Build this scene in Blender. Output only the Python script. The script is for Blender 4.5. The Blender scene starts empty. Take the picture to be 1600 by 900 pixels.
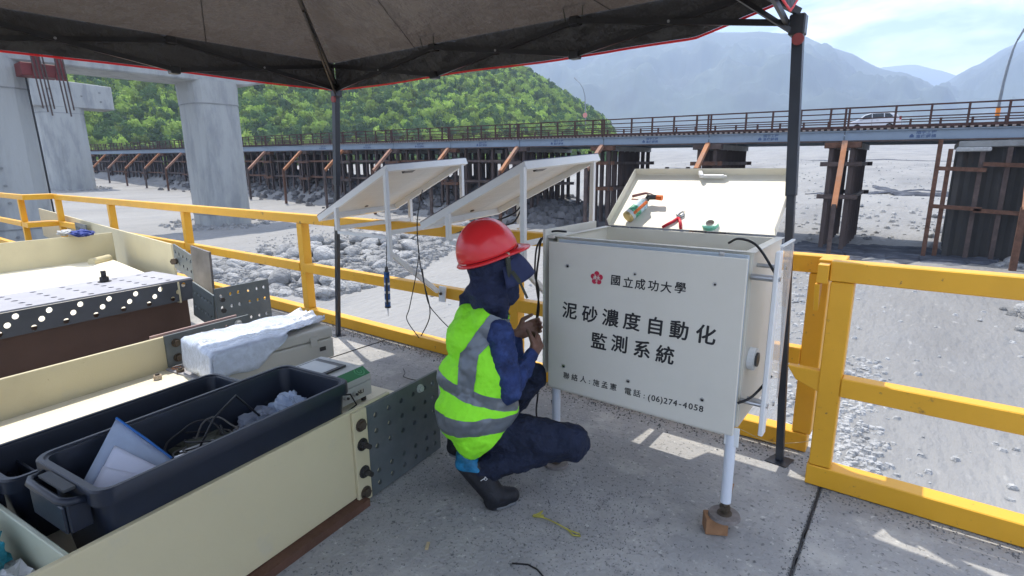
import bpy, bmesh, math, random
import numpy as np
from mathutils import Vector, Matrix, noise
random.seed(7); rng = np.random.default_rng(7)
S = bpy.context.scene; C = S.collection
# ---------------------------------------------------------------- camera
F_, PITCH, ROLL, CH, YAW = 850.0, math.atan(191/850), 0.0086, 1.45, math.radians(37)
_F = Vector((0, math.cos(PITCH), -math.sin(PITCH))); _R = Vector((1, 0, 0)); _U = _R.cross(_F)
_rot = Matrix.Rotation(YAW, 3, 'Z')
CX = _rot @ (_R*math.cos(ROLL) - _U*math.sin(ROLL)); CY = _rot @ (_R*math.sin(ROLL) + _U*math.cos(ROLL)); CF = _rot @ _F
CO = Vector((0, 0, CH))
cam = bpy.data.objects.new('camera', bpy.data.cameras.new('camera')); C.objects.link(cam)
cam.data.lens = 36*F_/1600; cam.data.sensor_width = 36; cam.data.clip_end = 30000; cam.data.clip_start = 0.05
m_ = Matrix.Identity(4)
for i in range(3): m_[i][0] = CX[i]; m_[i][1] = CY[i]; m_[i][2] = -CF[i]; m_[i][3] = CO[i]
cam.matrix_world = m_; S.camera = cam
# ---------------------------------------------------------------- sky, sun, exposure
SUN = Vector((-0.42, 0.205, 1.0)).normalized()
w = bpy.data.worlds.new('World'); S.world = w; w.use_nodes = True
nt = w.node_tree; nt.nodes.clear(); N = nt.nodes.new; L = nt.links.new
out = N('ShaderNodeOutputWorld'); bg = N('ShaderNodeBackground'); sky = N('ShaderNodeTexSky')
sky.sky_type = 'NISHITA'; sky.sun_disc = False; sky.sun_elevation = math.asin(SUN.z); sky.sun_rotation = math.atan2(SUN.x, SUN.y)
sky.dust_density = 0.6; sky.ozone_density = 1.5
tc = N('ShaderNodeTexCoord'); mp = N('ShaderNodeMapping'); mp.inputs['Scale'].default_value = (1, 1, 2.6); mp.inputs['Location'].default_value = (0.35, 0.2, 0.1)
nz = N('ShaderNodeTexNoise'); nz.inputs['Scale'].default_value = 3.2; nz.inputs['Detail'].default_value = 9; nz.inputs['Roughness'].default_value = 0.55; nz.inputs['Distortion'].default_value = 0.3
rp = N('ShaderNodeValToRGB'); rp.color_ramp.elements[0].position = 0.45; rp.color_ramp.elements[1].position = 0.60
mx = N('ShaderNodeMixRGB'); mx.inputs[2].default_value = (13.5, 13.6, 14.0, 1)
L(tc.outputs['Generated'], mp.inputs[0]); L(mp.outputs[0], nz.inputs['Vector']); L(nz.outputs[0], rp.inputs[0]); L(rp.outputs[0], mx.inputs[0])
L(sky.outputs[0], mx.inputs[1]); L(mx.outputs[0], bg.inputs[0]); bg.inputs[1].default_value = 0.11; L(bg.outputs[0], out.inputs[0])
sl = bpy.data.lights.new('sun', 'SUN'); sl.energy = 3.6; sl.angle = math.radians(0.53); sl.color = (1, 0.93, 0.82)
so = bpy.data.objects.new('sun', sl); C.objects.link(so); so.rotation_euler = (-SUN).to_track_quat('-Z', 'Y').to_euler(); so.location = (0, 0, 40)
S.view_settings.view_transform = 'Standard'; S.view_settings.look = 'None'; S.view_settings.exposure = 0.8; S.view_settings.gamma = 1
S.render.engine = 'CYCLES'; S.cycles.max_bounces = 6; S.cycles.volume_bounces = 2; S.cycles.transparent_max_bounces = 12
S.cycles.use_denoising = True
try: S.cycles.volume_step_rate = 1
except Exception: pass

# ---------------------------------------------------------------- measuring helpers (where a thing stands, read off the photograph)
def ray(u, v): return (u-800)*CX - (v-450)*CY + F_*CF
def atz(u, v, z=0.0): d = ray(u, v); return CO + d*((z-CH)/d.z)
def aty(u, v, y): d = ray(u, v); return CO + d*(y/d.y)
def atx(u, v, x): d = ray(u, v); return CO + d*(x/d.x)
NH = Vector((-math.sin(YAW), math.cos(YAW), 0))
def atd(u, v, D): d = ray(u, v); return CO + d*(D/d.dot(NH))

# ---------------------------------------------------------------- materials
MATS = {}
def mat(name, col, rough=0.6, metal=0.0, var=0.15, vscale=6.0, bump=0.0, bscale=40.0, spot=None, spec=0.4, trans=0.0, alpha=1.0,
        transl=None, sss=0, clear=0, extra=None, aniso=(1, 1, 1), col2=None, rnd=0.0):
    if name in MATS: return MATS[name]
    m = bpy.data.materials.new(name); m.use_nodes = True; nt = m.node_tree; nd = nt.nodes; lk = nt.links.new
    b = nd['Principled BSDF']; o = nd['Material Output']
    tc = nd.new('ShaderNodeTexCoord'); mp = nd.new('ShaderNodeMapping'); mp.inputs['Scale'].default_value = aniso; lk(tc.outputs['Object'], mp.inputs[0])
    n1 = nd.new('ShaderNodeTexNoise'); n1.inputs['Scale'].default_value = vscale; n1.inputs['Detail'].default_value = 7; n1.inputs['Roughness'].default_value = 0.62
    lk(mp.outputs[0], n1.inputs['Vector'])
    r = nd.new('ShaderNodeValToRGB'); e = r.color_ramp.elements
    e[0].position = 0.3; e[1].position = 0.7
    c2 = col2 or col
    e[0].color = tuple(max(0, c*(1-var)) for c in c2)+(1,); e[1].color = tuple(min(1, c*(1+var)) for c in col)+(1,)
    lk(n1.outputs[0], r.inputs[0]); cur = r.outputs[0]
    for sp in (spot or []):      # (colour, scale, lo, hi, strength)
        n2 = nd.new('ShaderNodeTexNoise'); n2.inputs['Scale'].default_value = sp[1]; n2.inputs['Detail'].default_value = 8; n2.inputs['Roughness'].default_value = 0.65
        lk(mp.outputs[0], n2.inputs['Vector'])
        rr = nd.new('ShaderNodeMapRange'); rr.inputs[1].default_value = sp[2]; rr.inputs[2].default_value = sp[3]; rr.inputs[4].default_value = sp[4]
        lk(n2.outputs[0], rr.inputs[0])
        mm = nd.new('ShaderNodeMixRGB'); mm.inputs[2].default_value = tuple(sp[0])+(1,); lk(rr.outputs[0], mm.inputs[0]); lk(cur, mm.inputs[1]); cur = mm.outputs[0]
    if rnd:
        oi = nd.new('ShaderNodeObjectInfo'); hs = nd.new('ShaderNodeHueSaturation'); mr = nd.new('ShaderNodeMapRange')
        mr.inputs[3].default_value = 1-rnd; mr.inputs[4].default_value = 1+rnd; lk(oi.outputs['Random'], mr.inputs[0]); lk(mr.outputs[0], hs.inputs['Value'])
        lk(cur, hs.inputs['Color']); cur = hs.outputs[0]
    lk(cur, b.inputs['Base Color'])
    b.inputs['Roughness'].default_value = rough; b.inputs['Metallic'].default_value = metal; b.inputs['Specular IOR Level'].default_value = spec
    b.inputs['Alpha'].default_value = alpha; b.inputs['Transmission Weight'].default_value = trans; b.inputs['Coat Weight'].default_value = clear
    if bump:
        n3 = nd.new('ShaderNodeTexNoise'); n3.inputs['Scale'].default_value = bscale; n3.inputs['Detail'].default_value = 6; lk(mp.outputs[0], n3.inputs['Vector'])
        bp = nd.new('ShaderNodeBump'); bp.inputs['Strength'].default_value = bump; bp.inputs['Distance'].default_value = 1.0/bscale
        lk(n3.outputs[0], bp.inputs['Height']); lk(bp.outputs[0], b.inputs['Normal'])
    if transl:
        t = nd.new('ShaderNodeBsdfTranslucent'); t.inputs[0].default_value = tuple(transl)+(1,); a = nd.new('ShaderNodeAddShader')
        lk(b.outputs[0], a.inputs[0]); lk(t.outputs[0], a.inputs[1]); lk(a.outputs[0], o.inputs[0])
    MATS[name] = m; return m

GREY = (0.10, 0.105, 0.11)
concrete = mat('deck_concrete', (0.34, 0.338, 0.33), 0.9, var=0.16, vscale=2.2, bump=0.4, bscale=55, spec=0.2, col2=(0.29, 0.295, 0.30),
   spot=[((0.16, 0.165, 0.17), 1.1, 0.52, 0.75, 0.55), ((0.10, 0.105, 0.11), 42, 0.57, 0.66, 0.9), ((0.52, 0.52, 0.50), 30, 0.60, 0.68, 0.85), ((0.50, 0.49, 0.46), 3.2, 0.52, 0.68, 0.55), ((0.15, 0.155, 0.16), 16, 0.60, 0.70, 0.6), ((0.40, 0.30, 0.20), 0.9, 0.66, 0.74, 0.35), ((0.14, 0.145, 0.15), 9, 0.58, 0.72, 0.5)])
river = mat('river_silt', (0.252, 0.252, 0.25), 0.75, var=0.10, vscale=0.12, bump=0.6, bscale=3.0, spec=0.3, col2=(0.195, 0.197, 0.20), aniso=(1, 0.35, 1),
   spot=[((0.265, 0.265, 0.262), 0.05, 0.5, 0.62, 0.8), ((0.14, 0.15, 0.165), 1.1, 0.62, 0.70, 0.7), ((0.19, 0.20, 0.215), 0.30, 0.54, 0.68, 0.6), ((0.34, 0.34, 0.335), 2.6, 0.60, 0.70, 0.6), ((0.16, 0.165, 0.17), 7, 0.68, 0.74, 0.6)])
boulder = mat('boulder_stone', (0.30, 0.305, 0.31), 0.9, var=0.3, vscale=1.6, bump=0.9, bscale=5, spot=[((0.42, 0.42, 0.41), 0.9, 0.5, 0.66, 0.7)], rnd=0.2)
yellow = mat('yellow_paint', (0.73, 0.38, 0.025), 0.5, var=0.06, vscale=4, bump=0.05, bscale=60, clear=0.08,
   spot=[((0.20, 0.12, 0.05), 9, 0.64, 0.72, 0.85), ((0.62, 0.33, 0.05), 2.2, 0.55, 0.75, 0.5), ((0.10, 0.08, 0.06), 30, 0.66, 0.72, 0.8)])
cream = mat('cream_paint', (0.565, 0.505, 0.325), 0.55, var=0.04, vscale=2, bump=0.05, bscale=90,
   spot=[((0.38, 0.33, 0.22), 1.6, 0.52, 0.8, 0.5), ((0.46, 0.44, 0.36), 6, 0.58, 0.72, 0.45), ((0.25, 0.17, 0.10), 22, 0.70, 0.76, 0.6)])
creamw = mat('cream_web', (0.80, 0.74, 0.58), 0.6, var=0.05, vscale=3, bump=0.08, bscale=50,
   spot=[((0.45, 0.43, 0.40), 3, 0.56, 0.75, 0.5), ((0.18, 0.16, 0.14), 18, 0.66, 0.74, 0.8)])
zinc = mat('grey_primer', (0.125, 0.145, 0.150), 0.5, metal=0.25, var=0.12, vscale=5, bump=0.06, bscale=40, spot=[((0.20, 0.21, 0.21), 2.5, 0.5, 0.7, 0.5), ((0.20, 0.13, 0.08), 12, 0.68, 0.76, 0.5)])
zinclt = mat('light_primer', (0.34, 0.34, 0.37), 0.6, var=0.08, vscale=5, spot=[((0.3, 0.27, 0.25), 8, 0.62, 0.74, 0.5)])
brown = mat('brown_primer', (0.085, 0.048, 0.035), 0.65, var=0.15, vscale=2, spot=[((0.05, 0.02, 0.02), 3, 0.6, 0.7, 0.5)])
rust = mat('rusty_steel', (0.11, 0.055, 0.035), 0.85, var=0.35, vscale=3, bump=0.3, bscale=20)
steel_dark = mat('dark_trestle_steel', (0.075, 0.055, 0.050), 0.8, var=0.4, vscale=1.2, bump=0.2, bscale=8, spot=[((0.16, 0.12, 0.10), 0.8, 0.55, 0.7, 0.6)])
steel_orange = mat('orange_primer_steel', (0.34, 0.145, 0.065), 0.75, var=0.25, vscale=1.3, spot=[((0.28, 0.19, 0.15), 0.6, 0.5, 0.65, 0.8)])
steel_brown = mat('brown_railing_steel', (0.060, 0.028, 0.023), 0.75, var=0.3, vscale=0.7)
girder_grey = mat('bluegrey_girder_paint', (0.24, 0.30, 0.37), 0.6, var=0.08, vscale=0.6, spot=[((0.16, 0.19, 0.23), 0.9, 0.6, 0.72, 0.5)])
concrete_pier = mat('pier_concrete', (0.37, 0.385, 0.38), 0.85, var=0.07, vscale=0.25, bump=0.15, bscale=3, aniso=(1, 1, 0.25),
   spot=[((0.24, 0.255, 0.265), 0.7, 0.46, 0.64, 0.8), ((0.30, 0.24, 0.17), 0.35, 0.68, 0.76, 0.5)])
concrete_dark = mat('stained_concrete', (0.24, 0.25, 0.25), 0.9, var=0.25, vscale=0.6, bump=0.3, bscale=4)
sheetpile = mat('sheet_pile_steel', (0.052, 0.050, 0.048), 0.8, var=0.3, vscale=0.8, aniso=(1, 1, 0.3), spot=[((0.14, 0.09, 0.06), 0.7, 0.6, 0.7, 0.4)])
box_paint = mat('cabinet_paint', (0.66, 0.635, 0.555), 0.42, var=0.03, vscale=3, spot=[((0.45, 0.44, 0.40), 5, 0.66, 0.8, 0.5), ((0.3, 0.28, 0.25), 40, 0.74, 0.78, 0.7)])
box_in = mat('cabinet_inner', (0.78, 0.74, 0.62), 0.5, var=0.03, vscale=3, spot=[((0.5, 0.45, 0.35), 30, 0.74, 0.78, 0.6)])
box_blue = mat('cabinet_bluish_trim', (0.46, 0.52, 0.56), 0.5, var=0.04, vscale=4)
white_al = mat('white_aluminium', (0.72, 0.73, 0.72), 0.4, var=0.04, vscale=4, spot=[((0.5, 0.49, 0.45), 8, 0.62, 0.75, 0.4)])
backsheet = mat('panel_backsheet', (0.66, 0.65, 0.62), 0.5, var=0.03, vscale=3)
pvglass = mat('panel_glass', (0.02, 0.025, 0.06), 0.1, spec=0.6)
black = mat('black_cable', (0.015, 0.015, 0.017), 0.5)
pole_black = mat('tent_pole_paint', (0.028, 0.033, 0.042), 0.38, var=0.2, vscale=8, spec=0.5)
truss_paint = mat('tent_truss_paint', (0.04, 0.04, 0.042), 0.35, var=0.2, vscale=8, metal=0.3)
fabric = mat('canopy_fabric', (0.055, 0.053, 0.053), 0.55, var=0.3, vscale=1.1, bump=0.8, bscale=3, transl=(0.021, 0.0170, 0.0145), spec=0.5)  # broad tone variation paints an uneven glow into the cloth colour
valance_m = mat('valance_fabric', (0.03, 0.03, 0.032), 0.6, var=0.1, vscale=3, bump=0.6, bscale=5, transl=(0.004, 0.0035, 0.003), spec=0.5)
redtrim = mat('red_trim', (0.62, 0.03, 0.035), 0.6, var=0.1, transl=(0.2, 0.01, 0.01))
silver = mat('silver_fabric', (0.35, 0.32, 0.29), 0.5, var=0.1)
bin_pl = mat('navy_bin_plastic', (0.012, 0.017, 0.030), 0.38, var=0.15, vscale=12, bump=0.05, bscale=120, spot=[((0.12, 0.12, 0.12), 9, 0.66, 0.76, 0.35)])
chrome = mat('bare_steel', (0.5, 0.5, 0.5), 0.3, metal=0.9, var=0.1)
boltm = mat('bolt_steel', (0.10, 0.08, 0.06), 0.6, metal=0.5, var=0.3, vscale=30)
boltb = mat('bolt_black', (0.03, 0.028, 0.027), 0.6, var=0.3, vscale=30)
wood = mat('wood_block', (0.30, 0.16, 0.08), 0.8, var=0.2, vscale=12, aniso=(1, 4, 1))
red_plastic = mat('red_helmet_plastic', (0.72, 0.025, 0.03), 0.28, var=0.04, vscale=6, clear=0.3, spot=[((0.5, 0.12, 0.10), 25, 0.68, 0.75, 0.4)])
vestm = mat('hi_vis_fabric', (0.32, 0.95, 0.03), 0.7, var=0.05, vscale=12, bump=0.35, bscale=9)
reflm = mat('reflective_tape', (0.16, 0.18, 0.20), 0.35, metal=0.3, var=0.1, vscale=30)
shirtm = mat('blue_shirt', (0.018, 0.036, 0.125), 0.75, var=0.5, vscale=14, bump=0.5, bscale=16, spot=[((0.06, 0.11, 0.32), 16, 0.5, 0.7, 0.5)])
pantsm = mat('navy_trousers', (0.012, 0.018, 0.042), 0.85, var=0.3, vscale=10, bump=0.8, bscale=14)
hoodm = mat('navy_hood', (0.017, 0.024, 0.060), 0.85, var=0.25, vscale=12, bump=0.7, bscale=18)
skin = mat('skin', (0.20, 0.105, 0.075), 0.55, var=0.12, vscale=30, bump=0.2, bscale=90)
shoem = mat('black_shoe', (0.012, 0.013, 0.018), 0.6, var=0.3, vscale=40, bump=0.3, bscale=120)
shoeblue = mat('blue_shoe', (0.01, 0.16, 0.32), 0.5, var=0.6, vscale=20)
strapm = mat('olive_strap', (0.05, 0.055, 0.04), 0.8, var=0.2)
white_pl = mat('white_plastic', (0.75, 0.75, 0.73), 0.4, var=0.03)
ink = mat('black_ink', (0.02, 0.02, 0.022), 0.6); redink = mat('red_ink', (0.50, 0.02, 0.06), 0.6)
blueink = mat('blue_ink', (0.06, 0.10, 0.2), 0.6)
green_pl = mat('green_print', (0.02, 0.20, 0.07), 0.45, var=0.1); greenlt = mat('light_green_print', (0.10, 0.42, 0.18), 0.5)
case_pl = mat('light_grey_plastic', (0.50, 0.52, 0.51), 0.45, var=0.04); case2 = mat('beige_grey_plastic', (0.50, 0.49, 0.44), 0.5, var=0.04)
lcd = mat('lcd_film', (0.46, 0.47, 0.45), 0.25, var=0.05); frame_dk = mat('dark_bezel', (0.05, 0.05, 0.05), 0.4)
bubble = mat('bubble_wrap', (0.56, 0.62, 0.72), 0.2, var=0.14, vscale=30, bump=0.4, bscale=60, transl=(0.06, 0.07, 0.09), spec=0.9)
bagm = mat('clear_blue_sleeve', (0.55, 0.66, 0.85), 0.2, var=0.1, vscale=9, alpha=0.55, spec=0.8)
paper = mat('white_paper', (0.62, 0.66, 0.80), 0.8, var=0.03)
acrylic = mat('clear_acrylic', (0.85, 0.87, 0.86), 0.08, var=0.02, alpha=0.35, spec=0.6)
carwhite = mat('white_car_paint', (0.75, 0.77, 0.80), 0.25, var=0.02, clear=0.6); glassdk = mat('car_glass', (0.03, 0.04, 0.05), 0.08, spec=0.6)
tyre = mat('tyre_rubber', (0.02, 0.02, 0.02), 0.8); hub = mat('wheel_rim', (0.35, 0.36, 0.37), 0.4, metal=0.5)
rim_red = mat('dark_red_steel', (0.13, 0.02, 0.02), 0.6, var=0.2, vscale=1)
lamp_pole = mat('galvanised_pole', (0.22, 0.25, 0.28), 0.5, metal=0.3); orange_band = mat('orange_band', (0.8, 0.25, 0.03), 0.6)
tealm = mat('teal_print', (0.03, 0.28, 0.38), 0.5, var=0.4, vscale=30)
yellow_tie = mat('yellow_strap', (0.35, 0.32, 0.06), 0.6, var=0.3, vscale=30)
darkgroove = mat('joint_filler', (0.03, 0.03, 0.032), 0.9)

# ---------------------------------------------------------------- mesh helpers
ROOTM = {}
def tag(o, label=None, cat=None, group=None, kind=None):
    if label: o['label'] = label
    if cat: o['category'] = cat
    if group: o['group'] = group
    if kind: o['kind'] = kind
    return o
def empty(name, loc, label, cat, group=None, rz=0.0, kind=None):
    o = bpy.data.objects.new(name, None); o.empty_display_size = 0.2; C.objects.link(o)
    o.location = loc; o.rotation_euler = (0, 0, rz); ROOTM[o] = Matrix.Translation(Vector(loc)) @ Matrix.Rotation(rz, 4, 'Z')
    return tag(o, label, cat, group, kind)
def frame(d):
    d = Vector(d).normalized(); u = Vector((0, 0, 1)) if abs(d.z) < 0.95 else Vector((0, 1, 0))
    a = u.cross(d).normalized(); b = d.cross(a); return d, a, b
class MB:
    def __init__(s): s.v = []; s.f = []; s.mi = []; s.cur = 0
    def add(s, vs, fs):
        k = len(s.v); s.v += [Vector(p) for p in vs]; s.f += [tuple(i+k for i in f) for f in fs]; s.mi += [s.cur]*len(fs); return s
    def box(s, lo, hi, M=None):
        x0, y0, z0 = lo; x1, y1, z1 = hi
        vs = [Vector(p) for p in [(x0,y0,z0),(x1,y0,z0),(x1,y1,z0),(x0,y1,z0),(x0,y0,z1),(x1,y0,z1),(x1,y1,z1),(x0,y1,z1)]]
        if M: vs = [M @ p for p in vs]
        return s.add(vs, [(0,3,2,1),(4,5,6,7),(0,1,5,4),(1,2,6,5),(2,3,7,6),(3,0,4,7)])
    def bar(s, p, q, w, h, up=None):
        p = Vector(p); q = Vector(q); d, a, b = frame(q-p)
        if up is not None:
            a = Vector(up).cross(d).normalized(); b = d.cross(a)
        vs = [r + a*w/2*i + b*h/2*j for r in (p, q) for i, j in ((-1,-1),(1,-1),(1,1),(-1,1))]
        return s.add(vs, [(0,3,2,1),(4,5,6,7),(0,1,5,4),(1,2,6,5),(2,3,7,6),(3,0,4,7)])
    def cyl(s, p, q, r1, r2=None, n=12, cap=True):
        p = Vector(p); q = Vector(q); r2 = r1 if r2 is None else r2; d, a, b = frame(q-p)
        vs = [c + (a*math.cos(t)+b*math.sin(t))*r for c, r in ((p, r1), (q, r2)) for t in [2*math.pi*i/n for i in range(n)]]
        fs = [(i, (i+1) % n, n+(i+1) % n, n+i) for i in range(n)]
        if cap: fs += [tuple(range(n))[::-1], tuple(range(n, 2*n))]
        return s.add(vs, fs)
    def tube(s, pts, r, n=6):
        pts = [Vector(p) for p in pts]; prev = None; k0 = len(s.v); vs = []; a = None
        for i, p in enumerate(pts):
            d = (pts[min(i+1, len(pts)-1)] - pts[max(i-1, 0)]).normalized()
            if a is None: _, a, b = frame(d)
            else: a = (a - d*a.dot(d)).normalized(); b = d.cross(a)
            rr = r[i] if isinstance(r, (list, tuple)) else r
            vs += [p + (a*math.cos(2*math.pi*j/n)+b*math.sin(2*math.pi*j/n))*rr for j in range(n)]
        fs = [(i*n+j, i*n+(j+1) % n, (i+1)*n+(j+1) % n, (i+1)*n+j) for i in range(len(pts)-1) for j in range(n)]
        fs += [tuple(range(n))[::-1], tuple(range((len(pts)-1)*n, len(pts)*n))]
        return s.add(vs, fs)
    def sphere(s, c, rx, ry=None, rz=None, M=None, seg=14, rings=9):
        ry = rx if ry is None else ry; rz = rx if rz is None else rz; vs = [(0, 0, 1)]
        for i in range(1, rings):
            ph = math.pi*i/rings
            vs += [(math.sin(ph)*math.cos(2*math.pi*j/seg), math.sin(ph)*math.sin(2*math.pi*j/seg), math.cos(ph)) for j in range(seg)]
        vs.append((0, 0, -1)); c = Vector(c); out = []
        for p in vs:
            p = Vector((p[0]*rx, p[1]*ry, p[2]*rz)); out.append(c + ((M @ p) if M else p))
        fs = [(0, 1+j, 1+(j+1) % seg) for j in range(seg)]
        for i in range(rings-2):
            fs += [(1+i*seg+j, 1+(i+1)*seg+j, 1+(i+1)*seg+(j+1) % seg, 1+i*seg+(j+1) % seg) for j in range(seg)]
        k = 1+(rings-2)*seg; fs += [(k+j, len(vs)-1, k+(j+1) % seg) for j in range(seg)]
        return s.add(out, fs)
    def prism(s, poly, o, ax, ay, az, t):
        """2-D outline in the plane (ax, ay) at o, thickness t along az"""
        o, ax, ay, az = Vector(o), Vector(ax), Vector(ay), Vector(az); n = len(poly)
        vs = [o+ax*x+ay*y for x, y in poly] + [o+ax*x+ay*y+az*t for x, y in poly]
        return s.add(vs, [tuple(range(n))[::-1], tuple(range(n, 2*n))] + [(i, (i+1) % n, n+(i+1) % n, n+i) for i in range(n)])
    def holed(s, W, Hh, holes, r, o, ax, ay, az, t):
        """plate W x H with round holes, every hole in its own cell"""
        xs = sorted({0, W} | {x for x, _ in holes}); ys = sorted({0, Hh} | {y for _, y in holes})
        hx = [x for x in xs if 0 < x < W]; hy = [y for y in ys if 0 < y < Hh]
        bx = [0]+[(a+b)/2 for a, b in zip(hx, hx[1:])]+[W]; by = [0]+[(a+b)/2 for a, b in zip(hy, hy[1:])]+[Hh]
        hs = {(round(x, 4), round(y, 4)) for x, y in holes}; V = []; P = []
        for i in range(len(bx)-1):
            for j in range(len(by)-1):
                x0, x1, y0, y1 = bx[i], bx[i+1], by[j], by[j+1]; cx, cy = hx[i], hy[j]
                if (round(cx, 4), round(cy, 4)) in hs:
                    out_ = [(x1, cy), (x1, y1), (cx, y1), (x0, y1), (x0, cy), (x0, y0), (cx, y0), (x1, y0)]
                    inn = []
                    for k in range(16): a = 2*math.pi*k/16; inn.append((cx+r*math.cos(a), cy+r*math.sin(a)))
                    b0 = len(V); V += out_+inn
                    for k in range(8):
                        P.append((b0+k, b0+(k+1) % 8, b0+8+(2*k+2) % 16, b0+8+2*k+1, b0+8+2*k))
                else:
                    b0 = len(V); V += [(x0, y0), (x1, y0), (x1, y1), (x0, y1)]; P.append((b0, b0+1, b0+2, b0+3))
        key = {}; idx = []
        for x, y in V:
            k = (round(x, 5), round(y, 5)); idx.append(key.setdefault(k, len(key)))
        VV = list(key.keys()); P = [tuple(idx[i] for i in p) for p in P]; n = len(VV)
        ed = {}
        for p in P:
            for a, b in zip(p, p[1:]+p[:1]): ed[(a, b)] = ed.get((a, b), 0)+1
        o, ax, ay, az = Vector(o), Vector(ax), Vector(ay), Vector(az)
        vs = [o+ax*x+ay*y for x, y in VV]+[o+ax*x+ay*y+az*t for x, y in VV]
        fs = [p[::-1] for p in P]+[tuple(i+n for i in p) for p in P]
        fs += [(a, b, b+n, a+n) for (a, b) in ed if (b, a) not in ed]
        return s.add(vs, fs)
    def build(s, name, m, parent=None, world=True, smooth=False, bevel=0.0, loc=None, seg=1, **kw):
        vs = s.v
        if parent is not None and world: inv = ROOTM.get(parent, Matrix.Identity(4)).inverted(); vs = [inv @ p for p in vs]
        if loc is not None: vs = [p-Vector(loc) for p in vs]
        me = bpy.data.meshes.new(name); me.from_pydata([tuple(p) for p in vs], [], s.f)
        for x in (m if isinstance(m, (list, tuple)) else [m]): me.materials.append(x)
        if any(s.mi): me.polygons.foreach_set('material_index', s.mi)
        me.validate(); fixn(me)
        if smooth: me.shade_smooth()
        o = bpy.data.objects.new(name, me); C.objects.link(o)
        if parent is not None: o.parent = parent; ROOTM[o] = ROOTM.get(parent, Matrix.Identity(4)).copy()
        if loc is not None: o.location = loc; ROOTM[o] = Matrix.Translation(Vector(loc))
        if bevel:
            md = o.modifiers.new('bevel', 'BEVEL'); md.width = bevel; md.segments = seg; md.limit_method = 'ANGLE'; md.angle_limit = math.radians(40)
        return tag(o, **kw)
def fixn(me):
    bm = bmesh.new(); bm.from_mesh(me); bmesh.ops.recalc_face_normals(bm, faces=bm.faces[:]); bm.to_mesh(me); bm.free()
def smooth_by_angle(o, deg=35):
    me = o.data; me.shade_smooth()
    try:
        bm = bmesh.new(); bm.from_mesh(me)
        for e in bm.edges:
            if len(e.link_faces) == 2 and e.calc_face_angle(0) > math.radians(deg): e.smooth = False
        bm.to_mesh(me); bm.free()
    except Exception: pass
    return o
def copy_part(o, parent, loc=None, **kw):
    c = o.copy(); C.objects.link(c); c.parent = parent
    if loc is not None: c.location = loc
    for k, v in kw.items(): c[k] = v
    return c
def crumple(name, m, root, c, rx, ry, rz, amp=.35, seed=1, fr=6):
    b = MB(); b.sphere((0, 0, 0), 1, seg=26, rings=18)
    for i, p in enumerate(b.v): k = 1+amp*noise.noise(p*fr*.4+Vector((seed, 0, 0)))+amp*.5*noise.noise(p*fr+Vector((0, seed, 0))); b.v[i] = Vector((c[0]+p.x*rx*k, c[1]+p.y*ry*k, c[2]+p.z*rz*k))
    return b.build(name, m, root, world=False)
def fnoise(x, y, z=0.0, o=4): return noise.fractal(Vector((x, y, z)), 0.9, 2.1, o)

def spline(pts, sub=6):
    P = [Vector(p) for p in pts]; out_ = []
    for i in range(len(P)-1):
        a = P[max(i-1, 0)]; b_ = P[i]; c = P[i+1]; d = P[min(i+2, len(P)-1)]
        for k in range(sub): t = k/sub; out_.append(.5*((2*b_)+(c-a)*t+(2*a-5*b_+4*c-d)*t*t+(3*b_-a-3*c+d)*t**3))
    return out_+[P[-1]]
# ================================================================ THE SETTING
def sst(a, b, x): t = min(1, max(0, (x-a)/(b-a))); return t*t*(3-2*t)
def ground(x, y):
    d = math.hypot(x, y)
    h = -6.0 + 1.0*sst(22, 44, d) + 0.036*max(0, d-46)
    wob = 2.0*fnoise(x*0.05, y*0.05, 3.1)
    terr = 1-sst(-42, -29, x + wob + (0 if y < 34 else -(y-34)*0.6))          # raised haul road on the left
    h = h*(1-terr) + max(h, -4.95)*terr if d < 60 else h
    if y > 40 and x < -15:                                                      # rubble bank under the trestle
        h += 4.0*sst(-15, -50, x)*sst(44.5, 50.5, y)*(1-sst(57, 66, y))*(0.8+0.35*fnoise(x*.12, y*.2, 9))
    h += 0.10*fnoise(x*0.35, y*0.35)*min(1, d/20) + 0.05*fnoise(x*1.3, y*1.3, 5)
    if d > 80: h += 0.7*fnoise(x*0.02, y*0.02, 7)*min(1, (d-80)/100)
    if y > 60 and d < 300: h -= 0.9*math.exp(-((y-78-0.06*x-2*fnoise(x*.05, 0, 2))/1.1)**2) + 0.7*math.exp(-((y-100+0.1*x-3*fnoise(x*.04, 5, 2))/1.2)**2)
    return h
# polar sheet centred under the camera, fine nearby, reaching the foot of the far mountains
NA, NRr = 460, 250
vs = []; fs = []
rad = [2.0*(14000/2.0)**(i/(NRr-1)) for i in range(NRr)]
for r in rad:
    for j in range(NA):
        a = 2*math.pi*j/NA; vs.append((r*math.cos(a), r*math.sin(a), ground(r*math.cos(a), r*math.sin(a)) if r < 6000 else ground(6000*math.cos(a), 6000*math.sin(a))))
for i in range(NRr-1):
    for j in range(NA): fs.append((i*NA+j, i*NA+(j+1) % NA, (i+1)*NA+(j+1) % NA, (i+1)*NA+j))
vs.append((0, 0, -6)); k = len(vs)-1; fs += [(k, (j+1) % NA, j) for j in range(NA)]
g_ = MB(); g_.v = vs; g_.f = fs; g_.mi = [0]*len(fs)
g_.build('ground', river, smooth=True, kind='structure')

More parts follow.
